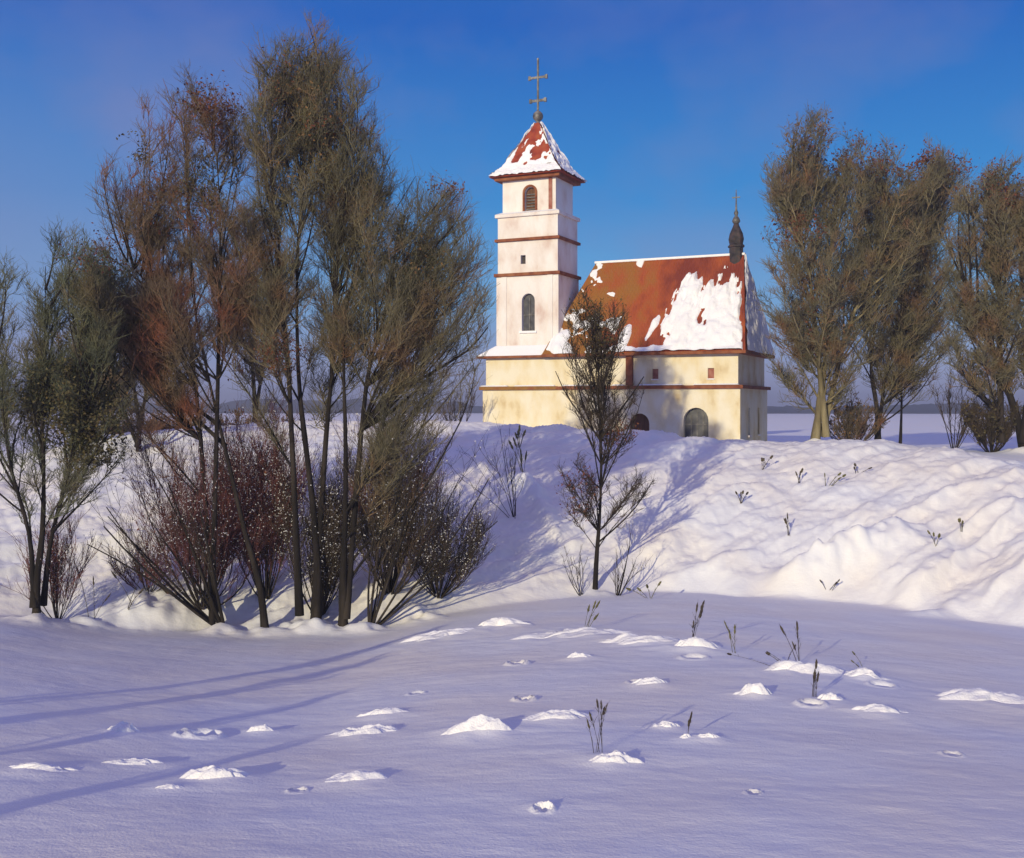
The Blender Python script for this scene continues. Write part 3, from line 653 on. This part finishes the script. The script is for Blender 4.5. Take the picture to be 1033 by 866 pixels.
# ------------------------------------------------------------------ the church
CH_X, CH_Y, CH_Z, CH_ROT = (487 - CX) / FPX * 82.0, 82.0, 6.0, -R(25)
church = empty('church', (CH_X, CH_Y, CH_Z), CH_ROT)
tag(church, 'cream church with square bell tower and rusty steep roof under snow', 'church')
ZB = -CH_Z
def zz(z): return z - CH_Z
LEN, DEP = 19.35, 8.6
def arch(mb, cx, z0, w, h, y0, y1, seg=10):
    """round-headed prism standing in an XZ outline, running y0..y1"""
    r = w / 2; out = [(cx - r, z0), (cx + r, z0)]
    for k in range(seg + 1):
        a = math.pi * k / seg; out.append((cx + r * math.cos(a), z0 + h - r + r * math.sin(a)))
    n = len(out); vs = [(x, y0, z) for x, z in out] + [(x, y1, z) for x, z in out]
    fs = [tuple(range(n)), tuple(range(2*n - 1, n - 1, -1))] + [(i, i + n, (i + 1) % n + n, (i + 1) % n) for i in range(n)]
    mb.add(vs, fs); return mb
def arch_ring(mb, cx, z0, w, h, y0, y1, t, seg=12):
    r = w / 2
    inn = [(cx - r, z0)] + [(cx - r * math.cos(math.pi*k/seg), z0 + h - r + r * math.sin(math.pi*k/seg)) for k in range(seg + 1)] + [(cx + r, z0)]
    ro = r + t
    outp = [(cx - ro, z0)] + [(cx - ro * math.cos(math.pi*k/seg), z0 + h - r + ro * math.sin(math.pi*k/seg)) for k in range(seg + 1)] + [(cx + ro, z0)]
    n = len(inn); vs = []
    for y in (y0, y1): vs += [(x, y, z) for x, z in inn] + [(x, y, z) for x, z in outp]
    fs = []
    for i in range(n - 1):
        fs.append((i, i + 1, n + i + 1, n + i)); fs.append((2*n + i, 3*n + i, 3*n + i + 1, 2*n + i + 1))
        fs.append((n + i, n + i + 1, 3*n + i + 1, 3*n + i)); fs.append((i, 2*n + i, 2*n + i + 1, i + 1))
    fs.append((0, n, 3*n, 2*n)); fs.append((n - 1, 3*n - 1, 4*n - 1, 2*n - 1))
    mb.add(vs, fs); return mb
Z1, Z2, Z3 = zz(10.15), zz(12.75), zz(19.8)      # string course, eaves, ridge
# lower and upper nave walls
low = MB().box(0, LEN, 0, DEP, -0.6, Z1 + 0.06).build('lower_wall', M['plaster'], church)
upp = MB().box(0.18, LEN - 0.18, 0.18, DEP - 0.18, Z1 + 0.25, Z2).build('upper_wall', M['plaster'], church)
doors = [(12.25, 1.45, 1.95, 'door'), (16.3, 1.75, 2.35, 'glass')]
cut(low, [arch(MB(), cx, 0.55, w, h, -0.5, 0.5) for cx, w, h, _ in doors] + [MB().box(LEN - 0.4, LEN + 0.4, 2.4, 2.9, 1.0, 2.9), MB().box(LEN - 0.4, LEN + 0.4, 5.4, 5.9, 1.0, 2.9)])
for cx, w, h, kind in doors:
    if kind == 'door':
        dr = arch(MB(), cx, 0.55, w, h, 0.35, 0.42).build('door', M['door'], church); dr['label'] = 'brown arched door'
        arch_ring(MB(), cx, 0.55, w - 0.04, h, 0.20, 0.36, 0.0 + 0.12).build('frame', M['trim'], dr)
    else:
        dr = arch(MB(), cx, 0.55, w, h, 0.40, 0.47).build('arched_window', M['glass'], church); dr['label'] = 'large dark grey arched window'
        mb = MB()
        for q in (-0.3, 0.0, 0.3): mb.box(cx + q*w*0.8 - 0.03, cx + q*w*0.8 + 0.03, 0.33, 0.39, 0.57, 0.55 + h - 0.30 - abs(q)*0.6)
        mb.box(cx - w/2 + 0.03, cx + w/2 - 0.03, 0.32, 0.328, 0.55 + h*0.5, 0.55 + h*0.5 + 0.06)
        mb.build('glazing_bars', M['metal'], dr).name = 'grille'
for y0 in (2.4, 5.4):
    wn = MB().box(LEN - 0.32, LEN - 0.27, y0, y0 + 0.5, 1.0, 2.9).build('window', M['glass'], church)
    MB().box(LEN - 0.02, LEN + 0.10, y0 - 0.12, y0 + 0.62, 0.86, 0.98).build('sill', M['plaster_pink'], wn)
cut(upp, [MB().box(cx - 0.22, cx + 0.22, -0.3, 0.42, Z1 + 0.75, Z1 + 1.45) for cx in (13.35, 17.3)])
for cx in (13.35, 17.3):
    sh = MB().box(cx - 0.22, cx + 0.22, 0.33, 0.38, Z1 + 0.75, Z1 + 1.45).build('attic_window', M['shutter'], church)
    MB().box(cx - 0.27, cx + 0.27, 0.08, 0.178, Z1 + 0.66, Z1 + 0.745).build('sill', M['plaster_pink'], sh)
# string course round the walls, ochre on the left under the tower
MB().box(-0.22, 6.0, -0.22, DEP + 0.22, Z1 + 0.05, Z1 + 0.30).build('string_course', M['trim_ochre'], church)
MB().box(6.003, LEN + 0.22, -0.22, DEP + 0.22, Z1 + 0.05, Z1 + 0.28).build('string_course', M['trim'], church)
MB().box(11.3, 11.75, -0.18, 0.175, Z1 + 0.302, Z2 - 0.003).build('downpipe', M['trim'], church).name = 'pilaster'
MB().box(-0.12, LEN + 0.12, -0.12, DEP + 0.12, -0.6, 0.35).build('plinth', M['plaster_pink'], church)
# nave roof: steep hipped roof, left end against the tower
EV = 0.45
xl, xr, yf, yb_ = 5.0, LEN + EV, -EV, DEP + EV
rl0, rl1, ry = 7.4, LEN - 0.75, DEP / 2
roof = MB()
roof.add([(xl,yf,Z2),(xr,yf,Z2),(xr,yb_,Z2),(xl,yb_,Z2),(rl0,ry,Z3),(rl1,ry,Z3)], [(0,1,5,4),(2,3,4,5),(1,2,5),(3,0,4),(0,3,2,1)])
roofo = roof.build('nave_roof', M['roof'], church)
MB().box(xl - 0.03, xr + 0.03, yf - 0.03, yb_ + 0.03, Z2 - 0.20, Z2 - 0.003).build('eaves', M['trim'], roofo)
MB().box(rl0 - 0.1, rl1 + 0.1, ry - 0.12, ry + 0.12, Z3 - 0.06, Z3 + 0.12).build('ridge_cap', M['roof_snow'], roofo, bevel=0.05)
def snow_patch(A, B, C_, D, mask, mat, parent, nu=120, nv=90, name='snow_cover', thick=0.16, seed=0):
    """raised snow on the quad A-B (eaves) C-D (ridge); mask(u, v, noise) > 0 where snow lies"""
    u, v = np.meshgrid(np.linspace(0, 1, nu), np.linspace(0, 1, nv))
    A, B, C_, D = [np.array(q, float) for q in (A, B, C_, D)]
    P = (A*(1-u[...,None]) + B*u[...,None]) * (1-v[...,None]) + (D*(1-u[...,None]) + C_*u[...,None]) * v[...,None]
    nrm = np.cross(B - A, D - A if np.linalg.norm(D - A) > 1e-6 else C_ - A); nrm /= np.linalg.norm(nrm)
    m = mask(u, v)
    h = np.clip(m, 0, 1) ** 0.6 * thick * (0.7 + 0.8 * vnoise(u * 30, v * 16, seed + 7)) - 0.03 * (m <= 0) - 0.012
    P = P + nrm * h[..., None]
    keep = m > -0.05
    i = np.arange(nv - 1)[:, None] * nu; j = np.arange(nu - 1)[None, :]
    F = np.stack([i + j, i + j + 1, i + nu + j + 1, i + nu + j], -1).reshape(-1, 4)
    k = keep.ravel(); F = F[k[F].any(1)]
    used = np.unique(F); mp = np.zeros(nu*nv, int); mp[used] = np.arange(len(used))
    return mesh_np(name, P.reshape(-1, 3)[used], mp[F], mat, parent)
def nave_mask(u, v):
    n = fbm(u * 9 + v * 3, v * 6, 61, 4) * 2.2
    streak = fbm(u * 30, v * 5.5 - u * 9, 63, 4) * 3.4
    body = 1.1 - np.abs((u - 0.79) / 0.20) ** 3 - np.abs((v - 0.36) / 0.40) ** 3
    hole = 1.0 * np.exp(-(((u - 0.775) / 0.05) ** 2 + ((v - 0.38) / 0.22) ** 2))
    edge = 0.55 - v * 7.0 - 0.6 * (u < 0.28)                   # a lip of snow above the eaves
    m = np.maximum(body + 0.35 * n + 0.9 * streak * (0.25 + v) - hole, edge * (u > 0.34) + 0.4 * n)
    left = 0.7 - np.abs((u - 0.40) / 0.035) ** 2 - np.abs((v - 0.16) / 0.18) ** 2 + 0.5 * n
    left2 = 0.6 - np.abs((u - 0.06) / 0.05) ** 2 - np.abs((v - 0.14) / 0.18) ** 2 + 0.5 * n
    left3 = 0.5 - np.abs((u - 0.50 - v * 0.12) / 0.03) ** 2 - np.abs((v - 0.25) / 0.2) ** 2 + 0.4 * n
    return np.maximum.reduce([m, left, left2, left3]) * (u > 0.004) * (u < 0.985) - 0.06
snow_patch((xl,yf,Z2),(xr,yf,Z2),(rl1,ry,Z3),(rl0,ry,Z3), nave_mask, M['roof_snow'], roofo, 260, 160, thick=0.26)
snow_patch((xr,yf,Z2),(xr,yb_,Z2),(rl1,ry,Z3),(rl1,ry,Z3), lambda u, v: 0.5 + 1.6 * fbm(u*6, v*7, 71, 3), M['roof_snow'], roofo, 60, 60, thick=0.15)
# tower
TX0, TX1, TY0, TY1 = 1.0, 6.0, 0.28, 4.3
def stage(z0, z1, ins, mat=M['plaster_pink']):
    return MB().box(TX0 + ins, TX1 - ins, TY0 + ins, TY1 - ins, z0, z1).build('tower_wall', mat, church)
t1 = stage(Z2 - 0.25, zz(18.6), 0.0); t2 = stage(zz(18.85), zz(21.2), 0.08); t3 = stage(zz(21.42), zz(23.0), 0.08); t4 = stage(zz(23.25), zz(25.75), 0.35)
tcx = (TX0 + TX1) / 2
cut(t1, [arch(MB(), tcx + 0.1, zz(14.55), 1.05, 2.75, TY0 - 0.4, TY0 + 0.45)])
cut(t2, [MB().box(tcx - 0.55, tcx - 0.15, TY0 - 0.4, TY0 + 0.5, zz(19.5), zz(20.15))])
cut(t4, [arch(MB(), tcx + 0.1, zz(23.45), 0.85, 1.75, TY0 - 0.2, TY0 + 0.75), ])
w1 = arch(MB(), tcx + 0.1, zz(14.55), 1.05, 2.75, TY0 + 0.32, TY0 + 0.40).build('arched_window', M['glass'], church); w1['label'] = 'tall dark arched window low on the tower'
mb = MB()
mb.box(tcx + 0.07, tcx + 0.13, TY0 + 0.25, TY0 + 0.31, zz(14.57), zz(17.0)); mb.box(tcx - 0.40, tcx + 0.60, TY0 + 0.24, TY0 + 0.248, zz(15.7), zz(15.76)); mb.build('grille', M['metal'], w1)
MB().box(tcx - 0.6, tcx + 0.8, TY0 - 0.14, TY0 - 0.003, zz(14.38), zz(14.53)).build('sill', M['roof_snow'], w1)
w2 = MB().box(tcx - 0.55, tcx - 0.15, TY0 + 0.40, TY0 + 0.45, zz(19.5), zz(20.15)).build('window', M['dark_metal'], church)
w3 = arch(MB(), tcx + 0.1, zz(23.45), 0.85, 1.75, TY0 + 0.62, TY0 + 0.68).build('belfry_window', M['door'], church)
arch_ring(MB(), tcx + 0.1, zz(23.45), 0.85, 1.75, TY0 + 0.27, TY0 + 0.348, 0.16).build('frame', M['trim'], w3)
mb = MB()
for q in range(6): mb.box(tcx - 0.28, tcx + 0.48, TY0 + 0.52, TY0 + 0.60, zz(23.55) + q * 0.22, zz(23.55) + q * 0.22 + 0.06)
mb.build('louvres', M['metal'], w3).name = 'louvre_screen'
def band(z0, z1, o, mat): return MB().box(TX0 - o, TX1 + o, TY0 - o, TY1 + o, z0, z1).build('cornice', mat, church, bevel=0.03)
band(zz(18.603), zz(18.847), 0.16, M['trim']); band(zz(21.203), zz(21.417), 0.12, M['trim'])
c3 = band(zz(23.003), zz(23.247), 0.10, M['plaster_pink'])
MB().frustum((TX0 - 0.12, TX1 + 0.12, TY0 - 0.12, TY1 + 0.12, zz(23.25)), (TX0 + 0.25, TX1 - 0.25, TY0 + 0.25, TY1 - 0.25, zz(23.42))).build('snow_ledge', M['roof_snow'], c3, bevel=0.04)
band(zz(25.753), zz(26.0), 0.12, M['trim'])
# snow lying in broken lengths on the string course
for q, (a_, b_) in enumerate([(-0.2, 2.1), (2.6, 5.9), (6.4, 9.6), (10.2, 11.2), (12.2, 15.4), (16.1, 19.3)]):
    MB().frustum((a_, b_, -0.21, 0.17, Z1 + 0.303), (a_ + 0.1, b_ - 0.12, -0.08, 0.17, Z1 + 0.40)).build('snow_ledge', M['roof_snow'], church, bevel=0.03)
# corner strips of the tower
for x in (TX0 + 0.45, TX1 - 0.85):
    MB().box(x, x + 0.42, TY0 - 0.07, TY0 - 0.002, Z2 + 0.5, zz(18.6)).build('corner_strip', M['plaster_pink'], church)
for x in (TX1 - 0.35 - 0.55, ):
    MB().box(x, x + 0.28, TY0 + 0.28, TY0 + 0.348, zz(23.44), zz(25.75)).build('corner_strip', M['shutter'], church)
# skirt roof with snow round the tower foot
sk = MB().box(-0.35, 5.6, -0.35, 5.6, Z2 - 0.20, Z2 - 0.05).build('skirt_roof', M['trim'], church)
MB().frustum((-0.42, 6.1, -0.42, 5.5, Z2 - 0.047), (TX0 - 0.05, TX1 + 0.05, TY0 - 0.05, TY1 + 0.05, Z2 + 0.75)).build('snow_cover', M['roof_snow'], sk, bevel=0.08)
# tower roof: pyramid with a slight kick at the eaves
e = 0.42; ax, ay = tcx, (TY0 + TY1) / 2; ze, zk, za = zz(26.0), zz(26.75), zz(30.3)
k1 = 0.32
rings = [(TX0 - e, TX1 + e, TY0 - e, TY1 + e, ze), (TX0 + k1, TX1 - k1, TY0 + k1, TY1 - k1, zk), (ax - 0.16, ax + 0.16, ay - 0.16, ay + 0.16, za)]
tr = MB(); tr.frustum(rings[0], rings[1]); tr.frustum(rings[1], rings[2])
trf = tr.build('tower_roof', M['cap_roof'], church)
def q4(r): return [(r[0],r[2],r[4]),(r[1],r[2],r[4]),(r[1],r[3],r[4]),(r[0],r[3],r[4])]
Q0, Q1, Q2 = q4(rings[0]), q4(rings[1]), q4(rings[2])
for i in range(4):
    j = (i + 1) % 4
    snow_patch(Q0[i], Q0[j], Q1[j], Q1[i], lambda u, v, i=i: 0.8 + 1.2 * fbm(u*8 + i*5, v*3, 81, 3), M['roof_snow'], trf, 60, 14, thick=0.16)
    amt = -0.28 if i == 0 else 0.3
    snow_patch(Q1[i], Q1[j], Q2[j], Q2[i], lambda u, v, i=i, amt=amt: amt + (0.5 - 1.3 * v if i == 0 else 0.1) + 2.6 * fbm(u*7*(1-v*0.6) + i*9, v*5, 91, 4) + 0.5*np.abs(2*u-1)**3, M['roof_snow'], trf, 70, 60, thick=0.15)
fin = MB().lathe([(0.16,0),(0.12,0.10),(0.20,0.18),(0.36,0.36),(0.40,0.55),(0.34,0.75),(0.18,0.9),(0.07,0.98)], (ax, ay, za - 0.02), 20).build('finial_ball', M['metal'], church, smooth=True)
cr = MB(); zc = za + 0.94
cr.box(ax - 0.07, ax + 0.07, ay - 0.06, ay + 0.06, zc, zz(35.2))
cr.box(ax - 0.68, ax - 0.073, ay - 0.05, ay + 0.05, zz(33.65), zz(33.83)); cr.box(ax + 0.073, ax + 0.68, ay - 0.05, ay + 0.05, zz(33.65), zz(33.83))
cr.box(ax - 0.60, ax - 0.073, ay - 0.05, ay + 0.05, zz(31.9), zz(32.1)); cr.box(ax + 0.073, ax + 0.60, ay - 0.05, ay + 0.05, zz(31.9), zz(32.1))
for sx in (-1, 1):
    for zc_ in (33.74, 32.0):
        x = ax + sx * (0.68 if zc_ > 33 else 0.60); cr.box(x - 0.10, x + 0.10, ay - 0.08, ay + 0.08, zz(zc_) - 0.16, zz(zc_) + 0.16)
cro = cr.build('cross', M['metal'], church, bevel=0.02)
# turret on the right end of the ridge
tx, ty_ = rl1 - 0.55, ry
tu = MB().lathe([(0.50,-0.7),(0.50,0.5),(0.60,0.54),(0.60,0.64),(0.48,0.75),(0.56,1.1),(0.48,1.5),(0.28,1.95),(0.16,2.25)], (tx, ty_, Z3), 8).build('ridge_turret', M['dark_metal'], church)
MB().lathe([(0.20,0),(0.30,0.16),(0.22,0.38),(0.10,0.55),(0.17,0.75),(0.08,0.95),(0.05,1.5),(0.03,2.4)], (tx, ty_, Z3 + 2.23), 12).build('spire', M['metal'], tu, smooth=True)
mb = MB(); mb.box(tx - 0.28, tx + 0.28, ty_ - 0.04, ty_ + 0.04, Z3 + 4.05, Z3 + 4.13); mb.build('cross', M['metal'], tu)

# ------------------------------------------------------------------ snow clumps on the field
def snow_clump(px, py, wpx, hpx, label, seed):
    g = np.random.default_rng(seed); p = ground_hit(px, py); mpx = p.y / FPX
    w, h = wpx * mpx * 0.56, hpx * mpx * 0.50
    nu, nv = 64, 26
    dep = min(max(0.5 * w, h * 1.1), 0.6); ox, oy = g.random(2) * 50; sk = g.uniform(-0.3, 0.3)
    a, q = np.meshgrid(2 * np.pi * np.arange(nu) / nu, np.linspace(1, 0.01, nv))
    out = 1.0 + 1.5 * fbm(np.cos(a) * 1.7 + ox, np.sin(a) * 1.7 + oy, 5, 4)
    x = 1.15 * w * q * out * np.cos(a); y = dep * q * out * np.sin(a)
    x = x + sk * w * (1 - q) + 0.25 * y
    prof = (1 - q ** 2.2) ** 0.9
    rid = 1 - np.abs(2 * vnoise((x + 0.6 * y) / w * 1.6 + ox, (y - 0.3 * x) / dep * 2.2 + oy, 9) - 1)
    z = h * prof * (0.50 + 0.55 * rid + 0.55 * fbm(x / w * 3.0 + ox, y / dep * 2.0 + oy, 15, 4)) * (1 - 0.35 * np.clip(x / w, -1, 1) * np.sign(sk))
    V = np.stack([x, y, z], -1).reshape(-1, 3)
    i = np.arange(nv - 1)[:, None] * nu; j = np.arange(nu)[None, :]; j2 = (j + 1) % nu
    F = np.stack([i + j, i + j2, i + nu + j2, i + nu + j], -1).reshape(-1, 4)
    V = np.array(V)
    base = terrain(V[:, 0] + p.x, V[:, 1] + p.y) - p.z
    V[:, 2] = V[:, 2] + base - 0.03
    o = mesh_np('snow_clump', V, F, M['lump']); o.location = p
    tag(o, label, 'snow clump', 'snow clumps on the field')
for q, c in enumerate(CL): snow_clump(*c, seed=200 + q)

# ------------------------------------------------------------------ weeds
WD = [ # px, py(foot), height px, stalks, spread px, material, label
 (592,636,26,4,8,'stalk_olive','short olive weed on the field edge below the young tree'),
 (700,652,40,4,12,'stalk','dark weed with round seed head at the field edge clump'),
 (742,660,30,3,5,'stalk_olive','upright olive weed at the field edge right of the round clump'),
 (806,672,40,4,7,'stalk','thin dark weed behind the wide speckled clump'),
 (820,704,34,5,8,'stalk','dark weed standing over the dark hollow at right'),
 (872,674,14,2,10,'stalk_olive','bent olive weed blade on the tapering clump'),
 (604,764,54,6,9,'stalk','tall dark weed stalks, tallest in the near field'),
 (693,744,22,3,4,'stalk','short single weed stalk in the near middle field'),
 (788,676,14,4,22,'stalk','low dark weed sprigs at the left of the wide clump'),
 (796,545,20,3,4,'stalk','dark pointed weed on the bright hillside'),
 (837,490,12,4,10,'stalk_olive','olive weed tuft high on the hillside right of the church'),
 (770,474,13,3,6,'stalk','dark weed tuft just under the church corner'),
 (748,512,12,4,6,'stalk','round dark weed tuft on the hillside below the church'),
 (968,536,12,3,6,'stalk_olive','small olive weed tuft at the right of the hillside'),
 (806,488,14,3,4,'stalk','small dark weed left of the olive hillside tuft'),
 (528,486,34,5,8,'stalk_olive','olive weeds on the bank left of the young tree'),
 (524,452,20,4,6,'stalk_olive','short olive weeds on the bank below the bell tower'),
 (655,604,16,4,8,'stalk_olive','olive tuft at the bank foot right of the young tree'),
 (95,632,52,3,14,'stalk','thin dark stalks on the snow right of the far left tree'),
 (132,622,40,3,14,'stalk','bent thin stalks between far left tree and fanning shrub'),
 (944,556,14,3,5,'stalk_olive','faint weed tuft beside the drift on the right hillside'),
 (865,478,10,3,8,'stalk','low weed tuft near the crest under the hilltop trees'),
 (835,600,12,3,8,'stalk','small weed tuft at the lower end of the long drift'),
]
def weed(px, py, hpx, n, spx, mt, label, seed):
    g = np.random.default_rng(seed); p = ground_hit(px, py); mpx = p.y / FPX
    root = empty('dry_weed', p); tag(root, label, 'weed', 'dry weeds in the snow')
    H, S = hpx * mpx, spx * mpx
    P = []
    for q in range(n):
        x, y = g.normal() * S * 0.25, g.normal() * S * 0.25; lx, ly = g.normal() * S * 1.0, g.normal() * S * 0.6
        hh = H * (1.0 if q == 0 else g.uniform(0.5, 0.95)); t = np.linspace(0, 1, 6)[:, None]
        P.append(np.array([x, y, -0.06]) * (1 - t) + np.array([x + lx, y + ly, hh]) * t + np.array([lx * 0.4, 0, 0]) * (t * t - t))
    P = np.array(P)
    r = max(0.005, 0.36 * mpx); H *= 0.9
    B = children(P, 5, 0.35, 1.0, 0.2 * H, 0.5, 0.5, g, 3, 0.1)
    tubes_mesh('stalks', [(P, taper(len(P), 6, r, r * 0.5, g), 5), (B, taper(len(B), 3, r * 0.6, r * 0.4, g), 3)], M[mt], root).name = 'stem'
    # seed heads: knobbly spindles at the tops
    V = []; F = []; k = 0
    for q in range(n):
        tip = P[q, -1]; L_ = min(0.35 * H, 9 * mpx); rad = max(1.2 * r, 1.15 * mpx) * g.uniform(0.6, 1.2)
        ax_ = P[q, -1] - P[q, -3]; ax_ /= np.linalg.norm(ax_)
        Q = tip[None] + ax_[None] * np.linspace(-0.8, 0.4, 7)[:, None] * L_
        rr = rad * np.array([0.15, 0.8, 1.0, 0.75, 0.95, 0.6, 0.1]) * (0.8 + 0.4 * g.random(7))
        v, f = tube_arrays(Q[None], rr[None], 7, seed + q); mesh_np('seed_head', v, f, M[mt], root)
for q, w_ in enumerate(WD): weed(*w_, seed=400 + q)

# ------------------------------------------------------------------ cold haze over the plain
hm = bpy.data.materials.new('winter_haze'); hm.use_nodes = True
hn = hm.node_tree; hn.nodes.clear(); ho = hn.nodes.new('ShaderNodeOutputMaterial'); hv = hn.nodes.new('ShaderNodeVolumePrincipled')
hv.inputs['Color'].default_value = (0.80, 0.82, 0.95, 1); hv.inputs['Density'].default_value = 0.0007; hv.inputs['Anisotropy'].default_value = 0.2
hn.links.new(hv.outputs[0], ho.inputs['Volume'])
hz = MB().box(-4300, 4300, -4300, 4300, -12.0, 48.0).build('haze', hm); tag(hz, kind='stuff')

# ------------------------------------------------------------------ light, sky, camera
SUN_EL = R(14.5); LX, LY = 0.44, 0.898
world = bpy.data.worlds.new('World'); scene.world = world; world.use_nodes = True
nt = world.node_tree; N = nt.nodes; L = nt.links
bg = N['Background']
sky = N.new('ShaderNodeTexSky'); sky.sky_type = 'NISHITA'; sky.sun_disc = False
sky.sun_elevation = SUN_EL; sky.sun_rotation = math.atan2(-LX, -LY)
sky.altitude = 1500; sky.air_density = 1.0; sky.dust_density = 0.3; sky.ozone_density = 3.0
# painted-winter sky: the Nishita sky, deepened to cobalt low down, with thin lavender cloud drifting in it
tc = N.new('ShaderNodeTexCoord'); sx = N.new('ShaderNodeSeparateXYZ'); L.new(tc.outputs['Generated'], sx.inputs[0])
cr = N.new('ShaderNodeValToRGB'); el = cr.color_ramp.elements
stops = [(0.0, (0.37, 0.38, 0.60)), (0.03, (0.33, 0.39, 0.64)), (0.09, (0.15, 0.42, 0.75)), (0.18, (0.030, 0.265, 0.66)), (0.33, (0.008, 0.12, 0.51)), (0.44, (0.03, 0.13, 0.47)), (0.60, (0.25, 0.23, 0.54)), (1.0, (0.28, 0.25, 0.58))]
while len(el) < len(stops): el.new(0.5)
for i_, (p_, c_) in enumerate(stops): el[i_].position = p_; el[i_].color = (*c_, 1)
L.new(sx.outputs['Z'], cr.inputs['Fac'])
mul = N.new('ShaderNodeVectorMath'); mul.operation = 'SCALE'; mul.inputs['Scale'].default_value = 1 / 0.12; L.new(cr.outputs[0], mul.inputs[0])
mx = N.new('ShaderNodeMix'); mx.data_type = 'RGBA'; mx.inputs['Factor'].default_value = 0.04
L.new(mul.outputs[0], mx.inputs['A']); L.new(sky.outputs[0], mx.inputs['B'])
mp = N.new('ShaderNodeMapping'); mp.inputs['Scale'].default_value = (2.2, 2.2, 3.4); mp.inputs['Location'].default_value = (0.62, 0.2, 0.1); L.new(tc.outputs['Generated'], mp.inputs['Vector'])
no = N.new('ShaderNodeTexNoise'); no.inputs['Scale'].default_value = 1.5; no.inputs['Detail'].default_value = 5; no.inputs['Roughness'].default_value = 0.55; L.new(mp.outputs[0], no.inputs['Vector'])
cf = N.new('ShaderNodeMapRange'); cf.inputs['From Min'].default_value = 0.50; cf.inputs['From Max'].default_value = 0.72; cf.inputs['To Max'].default_value = 0.5; L.new(no.outputs['Fac'], cf.inputs['Value'])
lt = N.new('ShaderNodeMapRange'); lt.inputs['From Min'].default_value = 0.0; lt.inputs['From Max'].default_value = -0.5; lt.inputs['To Max'].default_value = 0.75; L.new(sx.outputs['X'], lt.inputs['Value'])
ad = N.new('ShaderNodeMath'); ad.operation = 'ADD'; ad.use_clamp = True; L.new(cf.outputs[0], ad.inputs[0])
lo = N.new('ShaderNodeMapRange'); lo.inputs['From Min'].default_value = 0.32; lo.inputs['From Max'].default_value = 0.15; L.new(sx.outputs['Z'], lo.inputs['Value'])
lm = N.new('ShaderNodeMath'); lm.operation = 'MULTIPLY'; L.new(lt.outputs[0], lm.inputs[0]); L.new(lo.outputs[0], lm.inputs[1]); L.new(lm.outputs[0], ad.inputs[1])
m2 = N.new('ShaderNodeMix'); m2.data_type = 'RGBA'; m2.inputs['B'].default_value = (0.23 / 0.12, 0.245 / 0.12, 0.47 / 0.12, 1)
mf = N.new('ShaderNodeMath'); mf.operation = 'MULTIPLY'; mf.inputs[1].default_value = 0.8; L.new(ad.outputs[0], mf.inputs[0]); L.new(mf.outputs[0], m2.inputs['Factor'])
L.new(mx.outputs['Result'], m2.inputs['A']); L.new(m2.outputs['Result'], bg.inputs['Color'])
bg.inputs['Strength'].default_value = 0.12
sd = bpy.data.lights.new('sun', 'SUN'); sd.energy = 3.8; sd.angle = R(0.5); sd.color = (1.0, 0.89, 0.61)
so = bpy.data.objects.new('sun', sd); COL.objects.link(so)
dirv = Vector((LX * math.cos(SUN_EL), LY * math.cos(SUN_EL), -math.sin(SUN_EL)))
so.rotation_euler = dirv.to_track_quat('-Z', 'Y').to_euler()

cam = bpy.data.cameras.new('camera'); co = bpy.data.objects.new('camera', cam); COL.objects.link(co)
co.location = (0, 0, EYE); co.rotation_euler = (R(90), 0, 0)
cam.sensor_width = 36; cam.sensor_fit = 'HORIZONTAL'; cam.lens = 36 * FPX / 1033.0
cam.shift_y = (HY - 433.0) / 1033.0; cam.clip_start = 0.1; cam.clip_end = 8000
scene.camera = co
scene.view_settings.view_transform = 'Standard'; scene.view_settings.look = 'None'
scene.view_settings.exposure = 0.0; scene.view_settings.gamma = 1.0
scene.render.resolution_x = 1024; scene.render.resolution_y = 858
scene.cycles.max_bounces = 6; scene.cycles.use_denoising = True
